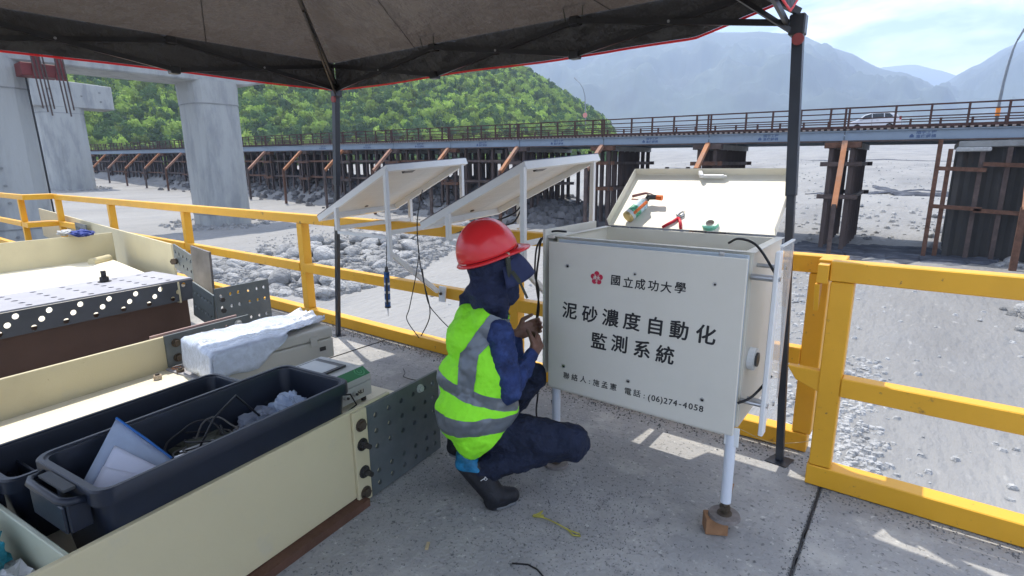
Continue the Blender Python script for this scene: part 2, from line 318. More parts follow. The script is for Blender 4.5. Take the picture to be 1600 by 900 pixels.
def interp(P, x):
    if x <= P[0][0]: return P[0][1]
    for (a, b), (c, d) in zip(P, P[1:]):
        if x <= c: return b+(d-b)*(x-a)/(c-a)
    return P[-1][1]
def ridge(name, prof, Db, Dc, Dk, m, amp, nu=220, nr=26, fr=1.0, jag=0.0):
    u0, u1 = prof[0][0], prof[-1][0]; rows = []; b = MB(); cols = nu+1
    for i in range(nu+1):
        u = u0+(u1-u0)*i/nu; v = interp(prof, u); d = ray(u, v); hl = math.hypot(d.x, d.y); dx, dy = d.x/hl, d.y/hl
        zc = CH + d.z/hl*Dc; zc += jag*Dc*0.0012*fnoise(u*0.02*fr, 3.3, 1)
        for j in range(nr+1):
            t = j/nr
            if t <= 0.7:
                q = t/0.7; R = Db+(Dc-Db)*q; zb = ground(dx*min(Db, 5900), dy*min(Db, 5900))-3
                z = zb + (zc-zb)*(q**0.85)
                z += amp*math.sin(math.pi*q)*fnoise(dx*R*fr/Dc*9, dy*R*fr/Dc*9, 1.7, 6)
            else:
                q = (t-0.7)/0.3; R = Dc+(Dk-Dc)*q; z = zc-(zc+10)*q*q
            b.v.append(Vector((dx*R, dy*R, z)))
    nrr = nr+1
    b.f = [(i*nrr+j, i*nrr+j+1, (i+1)*nrr+j+1, (i+1)*nrr+j) for i in range(nu) for j in range(nr)]; b.mi = [0]*len(b.f)
    return b.build(name, m, smooth=True, kind='structure'), b, nu, nr
hillm = mat('hill_undergrowth', (0.045, 0.085, 0.025), 0.95, var=0.4, vscale=0.03)
mtn = mat('mountain_forest', (0.030, 0.045, 0.030), 0.95, var=0.45, vscale=0.004, spot=[((0.12, 0.14, 0.10), 0.002, 0.6, 0.72, 0.5)])
hill, hb, hnu, hnr = ridge('forested_hill', [(-500, 10), (-100, 20), (120, 32), (400, 48), (600, 75), (700, 92), (780, 108), (820, 119), (870, 150), (905, 172), (935, 194), (965, 222)], 260, 520, 800, hillm, 10, 200, 30)
ridge('mountain', [(300, 130), (560, 105), (700, 85), (810, 70), (960, 48), (1130, 51), (1200, 50), (1255, 55), (1290, 72), (1330, 83), (1352, 95), (1375, 106), (1420, 118), (1450, 132), (1480, 150), (1520, 166), (1600, 200)], 2200, 4200, 5500, mtn, 130, jag=1, nu=320, nr=50, fr=2)
ridge('mountain', [(1430, 205), (1440, 158), (1470, 134), (1500, 116), (1530, 100), (1560, 80), (1600, 62), (1700, 20), (1900, 0), (2300, 60)], 2800, 5200, 6500, mtn, 150, jag=1, nu=200, nr=40, fr=2)
ridge('mountain', [(1250, 150), (1330, 122), (1380, 104), (1430, 100), (1470, 110), (1500, 118), (1560, 112), (1650, 130)], 6500, 8000, 9000, mtn, 150, jag=1)

# forest on the hill: crowns of leaf clumps instanced in one object
leafm = mat('forest_leaves', (0.19, 0.265, 0.05), 0.85, var=0.35, vscale=0.35, rnd=0.75, transl=(0.06, 0.10, 0.015), spec=0.2)
leafm2 = mat('forest_leaves_dark', (0.06, 0.115, 0.035), 0.85, var=0.35, vscale=0.35, rnd=0.5, transl=(0.02, 0.035, 0.01), spec=0.2)
pc = bpy.data.collections.new('tree_crowns')
for q in range(5):
    b = MB(); rr = random.Random(q)
    lobes = [(Vector((rr.uniform(-.3, .3), rr.uniform(-.3, .3), rr.uniform(.2, .75))), rr.uniform(.22, .42)) for _ in range(7)]
    for c, r in lobes:
        b.sphere(c, r*0.72, seg=7, rings=5)
        for _ in range(75):
            d = Vector((rr.gauss(0, 1), rr.gauss(0, 1), rr.gauss(0.3, 1))).normalized(); p = c+d*r*rr.uniform(.75, 1.12)
            t = (d+Vector((rr.gauss(0, .5), rr.gauss(0, .5), rr.gauss(0, .5)))).normalized(); _, a, e = frame(t); s = rr.uniform(.035, .085)
            b.add([p-a*s-e*s*.6, p+a*s-e*s*.5, p+a*s*.7+e*s, p-a*s*.8+e*s*.8], [(0, 1, 2, 3)])
    if q < 3: pass
    me = bpy.data.meshes.new('tree_crown'); me.from_pydata([tuple(p) for p in b.v], [], b.f); me.materials.append(leafm if q < 3 else leafm2)
    o = bpy.data.objects.new('tree_crown', me); pc.objects.link(o)
nr1 = hnr+1; pts = []
while len(pts) < 19000:
    i = rng.random()*(hnu-1); j = (rng.random()**0.8)*hnr*0.74; i0, j0 = int(i), int(j); fi, fj = i-i0, j-j0
    a = hb.v[i0*nr1+j0].lerp(hb.v[(i0+1)*nr1+j0], fi); c = hb.v[i0*nr1+j0+1].lerp(hb.v[(i0+1)*nr1+j0+1], fi)
    pts.append(a.lerp(c, fj))
me = bpy.data.meshes.new('forest'); me.from_pydata([tuple(p) for p in pts], [], []); fo = bpy.data.objects.new('forest', me); C.objects.link(fo); tag(fo, kind='stuff')
fo['label'] = 'dense green forest covering the hill behind the trestle bridge'; fo['category'] = 'forest'
ng = bpy.data.node_groups.new('forest_scatter', 'GeometryNodeTree'); ng.interface.new_socket('Geometry', in_out='INPUT', socket_type='NodeSocketGeometry'); ng.interface.new_socket('Geometry', in_out='OUTPUT', socket_type='NodeSocketGeometry')
gi = ng.nodes.new('NodeGroupInput'); go = ng.nodes.new('NodeGroupOutput'); mtp = ng.nodes.new('GeometryNodeMeshToPoints'); iop = ng.nodes.new('GeometryNodeInstanceOnPoints')
ci = ng.nodes.new('GeometryNodeCollectionInfo'); ci.inputs['Collection'].default_value = pc; ci.inputs['Separate Children'].default_value = True; ci.inputs['Reset Children'].default_value = True
rs = ng.nodes.new('FunctionNodeRandomValue'); rs.data_type = 'FLOAT_VECTOR'; rs.inputs[0].default_value = (3.2, 3.2, 4.0); rs.inputs[1].default_value = (8.0, 8.0, 9.5)
rr_ = ng.nodes.new('FunctionNodeRandomValue'); rr_.data_type = 'FLOAT_VECTOR'; rr_.inputs[0].default_value = (-.2, -.2, 0); rr_.inputs[1].default_value = (.2, .2, 6.28)
iop.inputs['Pick Instance'].default_value = True; rs.inputs['Seed'].default_value = 3
l = ng.links.new; l(gi.outputs[0], mtp.inputs[0]); l(mtp.outputs[0], iop.inputs['Points']); l(ci.outputs[0], iop.inputs['Instance']); l(rs.outputs[0], iop.inputs['Scale']); l(rr_.outputs[0], iop.inputs['Rotation']); l(iop.outputs[0], go.inputs[0])
fo.modifiers.new('scatter', 'NODES').node_group = ng

def hit(u, v):
    d = ray(u, v).normalized(); t = 5.0
    while t < 900:
        p = CO+d*t
        if p.z < ground(p.x, p.y): return p
        t += max(.25, (p.z-ground(p.x, p.y))*.6)
    return CO+d*t
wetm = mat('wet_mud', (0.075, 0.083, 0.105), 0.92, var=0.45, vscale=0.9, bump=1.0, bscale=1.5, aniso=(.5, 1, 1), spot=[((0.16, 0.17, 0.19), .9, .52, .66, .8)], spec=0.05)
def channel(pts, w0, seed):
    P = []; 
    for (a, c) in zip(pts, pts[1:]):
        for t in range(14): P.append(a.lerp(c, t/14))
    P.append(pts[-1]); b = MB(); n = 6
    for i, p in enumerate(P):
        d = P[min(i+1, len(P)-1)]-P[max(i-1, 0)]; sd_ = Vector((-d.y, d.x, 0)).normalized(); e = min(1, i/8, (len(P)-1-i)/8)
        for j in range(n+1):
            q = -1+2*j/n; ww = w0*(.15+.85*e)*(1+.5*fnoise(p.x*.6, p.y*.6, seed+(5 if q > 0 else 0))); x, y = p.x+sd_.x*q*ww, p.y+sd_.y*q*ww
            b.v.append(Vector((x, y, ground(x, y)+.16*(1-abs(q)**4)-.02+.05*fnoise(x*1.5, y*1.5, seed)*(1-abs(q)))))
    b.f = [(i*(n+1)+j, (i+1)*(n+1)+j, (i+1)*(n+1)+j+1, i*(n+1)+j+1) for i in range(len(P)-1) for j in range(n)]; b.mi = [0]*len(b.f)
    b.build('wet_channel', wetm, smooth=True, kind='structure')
channel([hit(u, v) for u, v in ((1180, 394), (1250, 392), (1310, 391), (1380, 396), (1440, 400), (1500, 404), (1560, 408))], 3.2, 2)  # wet mud; this near ribbon's dark colour also paints in the trestle's shadow band
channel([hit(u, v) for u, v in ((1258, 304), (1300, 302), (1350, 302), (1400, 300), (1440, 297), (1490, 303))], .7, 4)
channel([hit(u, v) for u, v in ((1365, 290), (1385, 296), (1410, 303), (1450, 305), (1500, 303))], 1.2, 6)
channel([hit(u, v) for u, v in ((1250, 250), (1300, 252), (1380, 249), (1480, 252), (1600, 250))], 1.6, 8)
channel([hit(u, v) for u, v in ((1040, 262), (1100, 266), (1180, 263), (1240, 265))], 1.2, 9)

# ================================================================ TRESTLE BRIDGE
MOD = 9.7; XJ = 4.45                    # span length, x of a girder joint
def zb(x): return 2.72+0.0126*(4.4-x)    # underside of the girder
YB = 47.0
tr = empty('trestle_bridge', (-5, YB, -5), 'long temporary steel trestle bridge on piles with brown railings and blue-grey girders crossing the riverbed', 'bridge')
ang = math.atan(0.0126)
def along(name, m, y, dz, w, h, x0, x1, **kw):
    b = MB(); b.bar((x0, y, zb(x0)+dz), (x1, y, zb(x1)+dz), w, h, up=(0, 0, 1)); return b.build(name, m, tr, **kw)
NSP = 19
spans = [(XJ+MOD*(1-k), XJ-MOD*k) for k in range(-1, NSP)]      # (right end, left end)
for x1, x0 in spans:
    g = MB(); A = [(x0+.03, x1-.03)]
    for (xa, xb_) in A:
        g.bar((xa, YB+.12, zb(xa)+.48), (xb_, YB+.12, zb(xb_)+.48), .05, .62, up=(0, 0, 1))
        g.bar((xa, YB+.10, zb(xa)+.83), (xb_, YB+.10, zb(xb_)+.83), .36, .07, up=(0, 0, 1))
    g.build('girder', girder_grey, tr)
    g = MB(); g.bar((x0+.03, YB+.10, zb(x0)+.13), (x1-.03, YB+.10, zb(x1)+.13), .42, .10, up=(0, 0, 1)); g.build('bottom_flange', steel_dark, tr)
    # far girder
    g = MB(); g.bar((x0+.03, YB+8.6, zb(x0)+.45), (x1-.03, YB+8.6, zb(x1)+.45), .3, .8, up=(0, 0, 1)); g.build('girder', girder_grey, tr)
    along('deck_slab', steel_dark, YB+4.5, 1.02, 9.3, .14, x0+.01, x1-.01)
    along('edge_beam', steel_brown, YB-.16, 1.08, .10, .17, x0, x1)
    g = MB(); n = 24
    for i in range(n):
        x = x0+(i+.5)*(x1-x0)/n; g.box((x-.09, YB-.19, zb(x)+.885), (x+.09, YB+.02, zb(x)+.985))
    g.build('deck_rib_ends', steel_dark if False else mat('pale_deck_rib', (0.35, 0.30, 0.27), 0.8, var=0.2), tr, kind='stuff') if x0 > -80 else None
    for z, hh in ((2.40, .10), (2.02, .075), (1.66, .075), (1.33, .075)): along('rail', steel_brown, YB-.2, z, .07, hh, x0, x1)
    for z, hh in ((2.05, .08), (1.60, .08)): along('rail', steel_brown, YB+9.1, z, .07, hh, x0, x1)
pm = None; pm2 = None
for x1, x0 in spans:
    for i in range(5):
        x = x0+(i+0.5)*MOD/5
        xs_ = [x] if i else [x-.78, x-1.0]
        for xx in xs_:
            if pm is None:
                b = MB(); b.box((-.065, -.06, 0), (.065, .06, 1.48)); pm = b.build('railing_post', steel_brown, tr, world=False)
            o = pm if pm.location.length == 0 else copy_part(pm, tr)
            o.location = Vector((xx, YB-.24, zb(xx)+.97)) - Vector((-5, YB, -5))
        if pm2 is None:
            b = MB(); b.box((-.08, -.06, 0), (.08, .06, 1.05)); pm2 = b.build('kerb_post', steel_brown, tr, world=False)
        o = pm2 if pm2.location.length == 0 else copy_part(pm2, tr)
        o.location = Vector((x+.6, YB+9.1, zb(x)+1.05)) - Vector((-5, YB, -5))
# painted marks on the girders (two rows of characters beside a square emblem)
def text_mesh(txt, size, name, m, parent, M, offset=0.0, extrude=0.0, align='CENTER', sx=1.0, shear=0.0, weight=0.0, **kw):
    cu = bpy.data.curves.new(name, 'FONT'); cu.body = txt; cu.size = size; cu.align_x = align; cu.align_y = 'CENTER'; cu.offset = offset; cu.extrude = extrude; cu.shear = shear; cu.resolution_u = 3
    to = bpy.data.objects.new('tmp', cu); C.objects.link(to); bpy.context.view_layer.update()
    dg = bpy.context.evaluated_depsgraph_get(); me = bpy.data.meshes.new_from_object(to.evaluated_get(dg)); bpy.data.objects.remove(to)
    me.materials.clear(); me.materials.append(m)
    inv = ROOTM.get(parent, Matrix.Identity(4)).inverted()
    if weight:
        bm = bmesh.new()
        for k_, (wx, wy) in enumerate(((-1, -.4), (1, .4), (-.3, .9), (.3, -.9))):
            m2 = me.copy(); m2.transform(Matrix.Translation((wx*weight, wy*weight, .00003*k_))); bm.from_mesh(m2); bpy.data.meshes.remove(m2)
        bm.to_mesh(me); bm.free()
    me.transform(inv @ M @ Matrix.Diagonal((sx, 1, 1, 1))); me.name = name
    o = bpy.data.objects.new(name, me); C.objects.link(o); o.parent = parent
    return tag(o, **kw)

def fmx(o, ax, ay):
    ax = Vector(ax).normalized(); ay = Vector(ay).normalized(); az = ax.cross(ay).normalized(); M = Matrix.Identity(4)
    for i in range(3): M[i][0] = ax[i]; M[i][1] = ay[i]; M[i][2] = az[i]; M[i][3] = o[i]
    return M
for k, (x1, x0) in enumerate(spans):
    if x1 > 12 or x0 < -80: continue
    xm = (x0+x1)/2 - .1
    for j, row in enumerate(('順宇工程', '重機鋼構')):
        text_mesh(row, .24, 'painted_lettering', blueink, tr, fmx((xm, YB+.09, zb(xm)+.62-.25*j), (1, 0, 0), (0, 0, 1)), offset=.004, sx=1.15)
    b = MB(); b.prism([(-.12, -.12), (.12, -.12), (.12, .0), (0, .14), (-.12, 0)], (xm-.78, YB+.09, zb(xm)+.44), (1, 0, 0), (0, 0, 1), (0, -1, 0), .004); b.build('painted_emblem', blueink, tr)
# bents
pile_me = {}
def part_copy(key, mk, parent, loc, scale=(1, 1, 1), rot=None):
    if key not in pile_me: pile_me[key] = mk()
    o0 = pile_me[key]; o = bpy.data.objects.new(o0[0], o0[1]); C.objects.link(o); o.parent = parent; o.location = loc; o.scale = scale
    if rot: o.rotation_euler = rot
    return o
def mk_pile():
    b = MB()
    for p, q in (((-.15, -.15, 0), (.15, -.12, 1)), ((-.15, .12, 0), (.15, .15, 1)), ((-.02, -.12, 0), (.02, .12, 1))): b.box(p, q)
    me = bpy.data.meshes.new('pile'); me.from_pydata([tuple(p) for p in b.v], [], b.f); me.materials.append(steel_dark); fixn(me); return ('pile', me)
R0 = Vector((-5, YB, -5))
for k in range(0, 18):
    xb_ = -5.25-MOD*k; zt = zb(xb_)+.08
    yend = 9.0
    cp = MB(); cp.box((xb_-1.15, YB-.35, zt-.42), (xb_+1.15, YB+.35, zt-.02)); cp.build('cap_beam', steel_dark if k % 2 else rust, tr, bevel=.02)
    cp = MB(); cp.box((xb_-.95, YB+.352, zt-.44), (xb_-.42, YB+yend, zt-.02)); cp.box((xb_+.42, YB+.352, zt-.44), (xb_+.95, YB+yend, zt-.02)); cp.build('cap_beam', concrete_dark, tr)
    nP = 8 if k < 14 else 5
    for sx in (-.68, .68):
        for i in range(nP):
            y = YB+.05+i*yend/(nP-1)*0.97
            zg_ = ground(xb_+sx, y)-.6
            part_copy('pile', mk_pile, tr, Vector((xb_+sx+random.uniform(-.05, .05), y, zg_))-R0, (1, 1, zt-.43-zg_))
    for zz in (zt-1.55, zt-3.9):
        if zz > ground(xb_, YB)+.3:
            for sx in (-.88, .88):
                b = MB(); b.box((xb_+sx-.09, YB-.35, zz-.13), (xb_+sx+.09, YB+yend, zz+.13)); b.build('waler', steel_dark, tr)
            b = MB(); b.box((xb_-1.3, YB-.32, zz-.16), (xb_+1.3, YB-.12, zz+.16)); b.build('waler', rust if k % 3 else steel_dark, tr)
            b = MB(); b.box((xb_-1.3, YB+yend-.1, zz-.16), (xb_+1.3, YB+yend+.1, zz+.16)); b.build('waler', steel_dark, tr)
    # raking strut out to a front post
    top = Vector((xb_+.15, YB-.5, zt-.0)); zl = -1.5 if k == 0 else (.9 if k < 3 else .6)+.07*k; low = Vector((xb_+.3, 43.4, zl))
    b = MB(); b.bar(top, low, .34, .30); b.build('raking_strut', [steel_orange, steel_orange, mat('faded_strut', (0.30, 0.17, 0.12), 0.8, var=0.3, vscale=1)][k % 3], tr)
    zg_ = ground(xb_, 43.3)-.5
    b = MB(); b.bar((xb_+.3, 43.35, zg_), (xb_+.3, 43.35, zl+.2), .26, .26); b.build('strut_post', rust if k % 2 else steel_dark, tr)
# bracing between bents on the crowded left side
for k in range(3, 17):
    xa = -5.25-MOD*k; xc = xa-MOD
    for i, y in enumerate((YB+.5, YB+5)):
        for j in range(1, 5):
            x = xa-MOD*j/5; zg_ = ground(x, y)-.4
            part_copy('pile', mk_pile, tr, Vector((x, y, zg_))-R0, (1, 1, zb(x)+.05-zg_))
        for zz in (1.6, -.6):
            b = MB(); b.bar((xa, y-.2, zz+.011*k*MOD), (xc, y-.2, zz+.011*(k+1)*MOD), .12, .26, up=(0, 0, 1)); b.build('cross_beam', steel_dark if (k+i) % 2 else rust, tr)
for k in (1, 2):
    xa = -14-MOD*(k-1)
    for j in range(1, 4):
        pass
for x in (-27.2, -29.6, -31.0, -20.9, -18.8): # lone piles beside the bents
    b = MB(); b.bar((x, YB+6.5, -5.5), (x, YB+6.5, 1.2 if x > -25 else 2.9), .3, .3); b.build('pile', steel_dark, tr)
# big right-hand bent with sheet-pile wall
sp = MB(); xs = [1.35+i*.28 for i in range(20)]
o_ = []
for i, x in enumerate(xs):
    yy = YB+.35+(.28 if (i//2) % 2 else 0); o_.append((x, yy))
base = len(sp.v)
for (x, y) in o_:
    sp.v += [Vector((x, y, -6.4)), Vector((x, y, 2.35)), Vector((x, y+.06, -6.4)), Vector((x, y+.06, 2.35))]
for i in range(len(o_)-1):
    a, b_ = 4*i, 4*(i+1); sp.f += [(a, b_, b_+1, a+1), (a+2, a+3, b_+3, b_+2), (a+1, b_+1, b_+3, a+3)]
sp.f += [(0, 1, 3, 2), (4*19, 4*19+2, 4*19+3, 4*19+1)]; sp.mi = [0]*len(sp.f)
sp.build('sheet_pile_wall', sheetpile, tr)
sp = MB()
for i in range(24): y = YB+.7+i*.36; sp.v += [Vector((1.4+(.25 if (i//2) % 2 else 0), y, -6.4)), Vector((1.4+(.25 if (i//2) % 2 else 0), y, 2.3)), Vector((1.46+(.25 if (i//2) % 2 else 0), y, -6.4)), Vector((1.46+(.25 if (i//2) % 2 else 0), y, 2.3))]
for i in range(23): a, b_ = 4*i, 4*(i+1); sp.f += [(a, b_, b_+1, a+1), (a+2, a+3, b_+3, b_+2)]
sp.mi = [0]*len(sp.f); sp.build('sheet_pile_wall', sheetpile, tr)
b = MB(); b.box((1.3, YB-.1, 2.38), (6.9, YB+9, 2.78)); b.build('cap_slab', concrete_dark, tr, bevel=.04)
b = MB(); b.box((1.2, YB-.2, 2.1), (3.0, YB+.3, 2.376)); b.build('cap_slab', mat('pale_dusty_concrete', (0.36, 0.37, 0.37), .9, var=.2), tr, bevel=.06)
for (x, y, t, m) in ((.35, YB-.1, 2.9, rust), (.95, YB+.1, 2.3, rust), (6.2, YB-.6, 2.9, rust), (3.9, YB+.05, 2.35, steel_dark), (2.6, YB+.08, 2.35, steel_dark), (5.1, YB+.05, 2.35, steel_dark)):
    b = MB(); b.bar((x, y, -6), (x, y, t), .26, .26); b.build('pile', m, tr)
for (x0, x1, z) in ((.3, 2.9, 1.05), (2.7, 5.2, 1.3), (.3, 3.0, -1.45), (2.6, 5.0, -1.65)):
    b = MB(); b.bar((x0, YB-.18, z), (x1, YB-.18, z-.12), .22, .26, up=(0, 0, 1)); b.build('waler', rust, tr)
b = MB(); b.bar((4.9, YB-.6, 3.0), (4.9, YB-3.0, -1.4), .5, .42); b.build('raking_strut', mat('pale_orange_strut', (0.42, 0.22, 0.13), .8, var=.3, vscale=2), tr)
b = MB(); b.bar((4.75, YB-2.95, -6), (4.75, YB-2.95, -1.2), .34, .34); b.build('strut_post', rust, tr)

# ================================================================ CONCRETE PORTAL PIERS of the unfinished bridge
def portal(x, yc, yw, ztop, half, label, capy, zg=-5.6, tapered=0.0, hammer=None, rx=2.6):
    r = empty('bridge_pier', (x, yc, zg), label, 'bridge pier', 'concrete piers of the unfinished bridge')
    n = 16; prof = []
    for i in range(n):
        a = 2*math.pi*(i+.5)/n; cx_, sy_ = math.cos(a), math.sin(a); p = 0.6
        prof.append((rx*math.copysign(abs(cx_)**p, cx_), yw*math.copysign(abs(sy_)**p, sy_)))
    def lift(z0, z1, s0, s1, name):
        b = MB(); vs = [Vector((x+a*s0, yc+c*s0, z0)) for a, c in prof]+[Vector((x+a*s1, yc+c*s1, z1)) for a, c in prof]
        b.add(vs, [tuple(range(n))[::-1], tuple(range(n, 2*n))]+[(i, (i+1) % n, n+(i+1) % n, n+i) for i in range(n)]); return b.build(name, concrete_pier, r)
    lift(zg, ztop-2.2, 1.0, 1.0-tapered, 'column'); lift(ztop-2.196, ztop, 1.0-tapered+.012, 1.0-tapered+.05, 'column_head')
    for zz in (-3.2, ztop-2.2):
        b = MB(); vs = []; s = 1.016-tapered*(.9 if zz > 0 else .1)
        vs = [Vector((x+a*s, yc+c*s, zz-.05)) for a, c in prof]+[Vector((x+a*s, yc+c*s, zz+.05)) for a, c in prof]
        b.add(vs, [tuple(range(n))[::-1], tuple(range(n, 2*n))]+[(i, (i+1) % n, n+(i+1) % n, n+i) for i in range(n)]); b.build('formwork_joint', concrete_dark, r)
    return r
p1 = portal(-60.0, 28.2, 2.35, 9.9, 0, 'tall pale concrete pier standing alone in the middle of the haul road', 0)
p3 = portal(-60.2, 9.6, 4.2, 9.9, 0, 'widest concrete pier at the left edge of the picture with rebar frame at its head', 0, rx=2.6)
p2 = portal(-127, 33.2, 3.4, 13.5, 0, 'concrete pier farther back with a square hammerhead, half hidden by the wide pier', 0)
b = MB(); b.prism([(29.0, 12.3), (41, 12.3), (41, 16.4), (29.0, 17)], (-129.6, 0, 0), (0, 1, 0), (0, 0, 1), (1, 0, 0), 5.3); b.build('hammerhead', concrete_pier, p2, bevel=.1)
for (y, z) in ((31.5, 15.2), (31.5, 13.6), (39, 15.2), (39, 13.6), (36.2, 14.4)):
    b = MB(); b.cyl((-124.3, y, z), (-124.15, y, z), .18, n=8); b.build('anchor_hole', concrete_dark, p2)
b = MB()
b.prism([(13.0, 9.75), (31.2, 9.75), (36.0, 10.9), (36, 13.2), (4, 13.2), (4, 9.9)], (-62.3, 0, 0), (0, 1, 0), (0, 0, 1), (1, 0, 0), 4.6)
pb = b.build('portal_beam', concrete_pier, loc=(-60, 20, 9.75), bevel=.12); tag(pb, 'long pale concrete cross beam spanning between the two nearer piers under the canopy edge', 'bridge beam')
# drip of conduit dots and cable down the wide pier
for j in range(9):
    for y in (7.8, 10.6):
        b = MB(); b.cyl((-57.66, y+j*.04, 7.0-j*1.35), (-57.5, y+j*.04, 7.0-j*1.35), .11, n=8); b.build('tie_hole', concrete_dark, p3)
b = MB(); b.tube([(-57.75, 13.35, 9), (-57.7, 13.45, 3), (-57.65, 13.5, -5)], .07); b.build('drain_pipe', black, p3)
b = MB(); b.tube([(-57.5, 8.7, 9), (-57.45, 8.9, 2), (-57.45, 9.3, -5)], .06); b.build('cable_conduit', concrete_dark, p3)
# dark red bracket with hanging bars
hc = empty('rebar_hanger', (-57, 15.3, 9.8), 'dark red steel bracket with bundles of hanging rebar under the portal beam', 'steel bracket')
b = MB(); b.box((-57.6, 12.75, 8.5), (-55.9, 15.1, 9.45)); b.build('bracket_beam', rim_red, hc, bevel=.04)
for y in (13.7, 15.1):
    b = MB(); b.prism([(-.36, 8.3), (.36, 8.3), (.14, 10.6), (-.14, 10.6)], (-55.85, y, 0), (0, 1, 0), (0, 0, 1), (1, 0, 0), .12); b.build('hanger_plate', rim_red, hc)
for i, y in enumerate((13.4, 13.65, 13.9, 14.1, 14.85, 15.1, 15.35)):
    b = MB(); b.cyl((-55.7, y, 10.3), (-55.7, y+.2, 6.1-.25*(i % 3)), .055, n=6); b.build('rebar', steel_dark, hc)

# ================================================================ HAZE
b = MB(); b.box((-9300, -9300, -8), (9300, 9300, 1300))
hz = b.build('haze', None, kind='stuff'); hz.data.materials.clear()
hm = bpy.data.materials.new('haze_air'); hm.use_nodes = True; hn = hm.node_tree; hn.nodes.clear()
ho = hn.nodes.new('ShaderNodeOutputMaterial'); pv = hn.nodes.new('ShaderNodeVolumePrincipled'); pv.inputs['Color'].default_value = (0.60, 0.745, 1.0, 1); pv.inputs['Density'].default_value = 2.0e-4; pv.inputs['Anisotropy'].default_value = 0.25
hn.links.new(pv.outputs[0], ho.inputs['Volume']); hz.data.materials.append(hm)

# ================================================================ BOULDERS AND PEBBLES
bmes = []
for q in range(9):
    b = MB(); b.sphere((0, 0, 0), 1, seg=13, rings=9); rr = random.Random(q*3+1); sx, sy, sz = 1, rr.uniform(.7, 1), rr.uniform(.55, .8)
    cuts = [(Vector((rr.gauss(0, 1), rr.gauss(0, 1), rr.gauss(0, 1))).normalized(), rr.uniform(.55, .85)) for _ in range(9)]
    for i, p in enumerate(b.v):
        for n_, d in cuts:
            e = p.dot(n_)
            if e > d: p = p - n_*(e-d)*.9
        p = p*(1+.10*noise.noise(p*1.8+Vector((q, 0, 0))))
        b.v[i] = Vector((p.x*sx, p.y*sy, p.z*sz))
    me = bpy.data.meshes.new('boulder'); me.from_pydata([tuple(p) for p in b.v], [], b.f); me.materials.append(boulder); fixn(me); me.shade_smooth(); bmes.append(me)
def rock(x, y, r, label=None, group=None, dz=0.25, z=None):
    o = bpy.data.objects.new('boulder', random.choice(bmes)); C.objects.link(o)
    o.location = (x, y, (ground(x, y) if z is None else z)+r*dz); o.scale = (r, r, r*random.uniform(.8, 1.1)); o.rotation_euler = (random.uniform(-.5, .5), random.uniform(-.5, .5), random.uniform(0, 6.3))
    tag(o, label, 'boulder', group); return o
placed = []
BT = [(250, 430), (330, 414), (440, 396), (560, 380), (640, 372), (745, 360)]; BBt = [(250, 445), (330, 466), (500, 476), (590, 458), (650, 440), (745, 392)]
tries = 0
while len(placed) < 300 and tries < 30000:
    tries += 1; u = random.uniform(255, 745); f = random.random(); vt, vb = interp(BT, u), interp(BBt, u)
    p = atz(u, vt+(vb-vt)*f, -5.0-1.0*f); r = random.uniform(.36, .72)*(1.0 if random.random() < .75 else 1.35)
    if any((p.x-a)**2+(p.y-b_)**2 < (.50*(r+c))**2 for a, b_, c in placed): continue
    placed.append((p.x, p.y, r)); reg = 'far left part' if u < 370 else 'part left of the tent pole' if u < 525 else 'part under the left solar panel' if u < 625 else 'right end behind the worker'; row = 'upper' if f < .4 else 'lower'; rock(p.x, p.y, r, f'rounded grey boulder, {row} riprap rows, {reg}', f'boulders of the {row} riprap bank, {reg}', random.uniform(.4, .75), -5.0-.9*f)
nb = 0
def cluster(pts, lab, grp, z=None):
    for (u, v, zz, r) in pts: p = atz(u, v, zz); rock(p.x, p.y, r, lab, grp, .2)
cluster([(1452, 378, -5, .5), (1468, 372, -5, .65), (1475, 388, -5, .4), (1458, 392, -5, .35), (1480, 362, -5, .4), (1462, 355, -5, .6), (1490, 398, -5, .3), (1448, 366, -5, .3)], 'pale boulder heaped against the left foot of the sheet pile wall', 'boulders at the left foot of the sheet pile wall')
cluster([(1568, 402, -5, .7), (1588, 395, -5, .7), (1598, 412, -5.2, .6), (1578, 418, -5.2, .5), (1610, 398, -5, .9), (1562, 420, -5.2, .35), (1592, 425, -5.3, .4), (1620, 420, -5.3, .8)], 'pale boulder heaped at the right foot of the sheet pile wall', 'boulders at the right foot of the sheet pile wall')
cluster([(1596, 495, -5.7, .45), (1580, 500, -5.7, .25), (1600, 520, -5.7, .35), (1566, 490, -5.6, .2), (1610, 505, -5.7, .6)], 'pale boulder lying on the river silt at the right edge of the picture', 'boulders on the silt at the right edge')
def pebbles(name, gen, n, m, rmin, rmax):
    b = MB(); dirs = [(1,0,0),(0,1,0),(-1,0,0),(0,-1,0),(.6,.6,.75),(-.6,.5,.7),(.1,-.7,.7)]
    for _ in range(n):
        x, y, r = gen(); r = r*random.uniform(rmin, rmax); z = ground(x, y); a = random.uniform(0, 6.3); k = random.uniform(.5, .8)
        vs = [Vector((math.cos(a+t)*r*random.uniform(.7, 1.1), math.sin(a+t)*r*random.uniform(.7, 1.1)*.8, z-.05*r)) for t in (0, 1.05, 2.1, 3.14, 4.2, 5.2)]
        up = [Vector((x+p.x*.6, y+p.y*.6, z+r*k*random.uniform(.6, 1))) for p in vs]; vs = [Vector((x+p.x, y+p.y, p.z)) for p in vs]
        b.add(vs+up, [(i, (i+1) % 6, 6+(i+1) % 6, 6+i) for i in range(6)]+[(6, 7, 8, 9, 10, 11)])
    return b.build(name, m, kind='stuff')
def gen_a():
    if random.random() < .5:
        u = random.gauss(1268, 26); v = random.uniform(410, 700)
    elif random.random() < .6: u, v = random.gauss(1335, 28), random.uniform(560, 790)
    else: u, v = random.uniform(300, 1600), random.uniform(390, 860)
    p = atz(u, v, -6); return p.x, p.y, 1
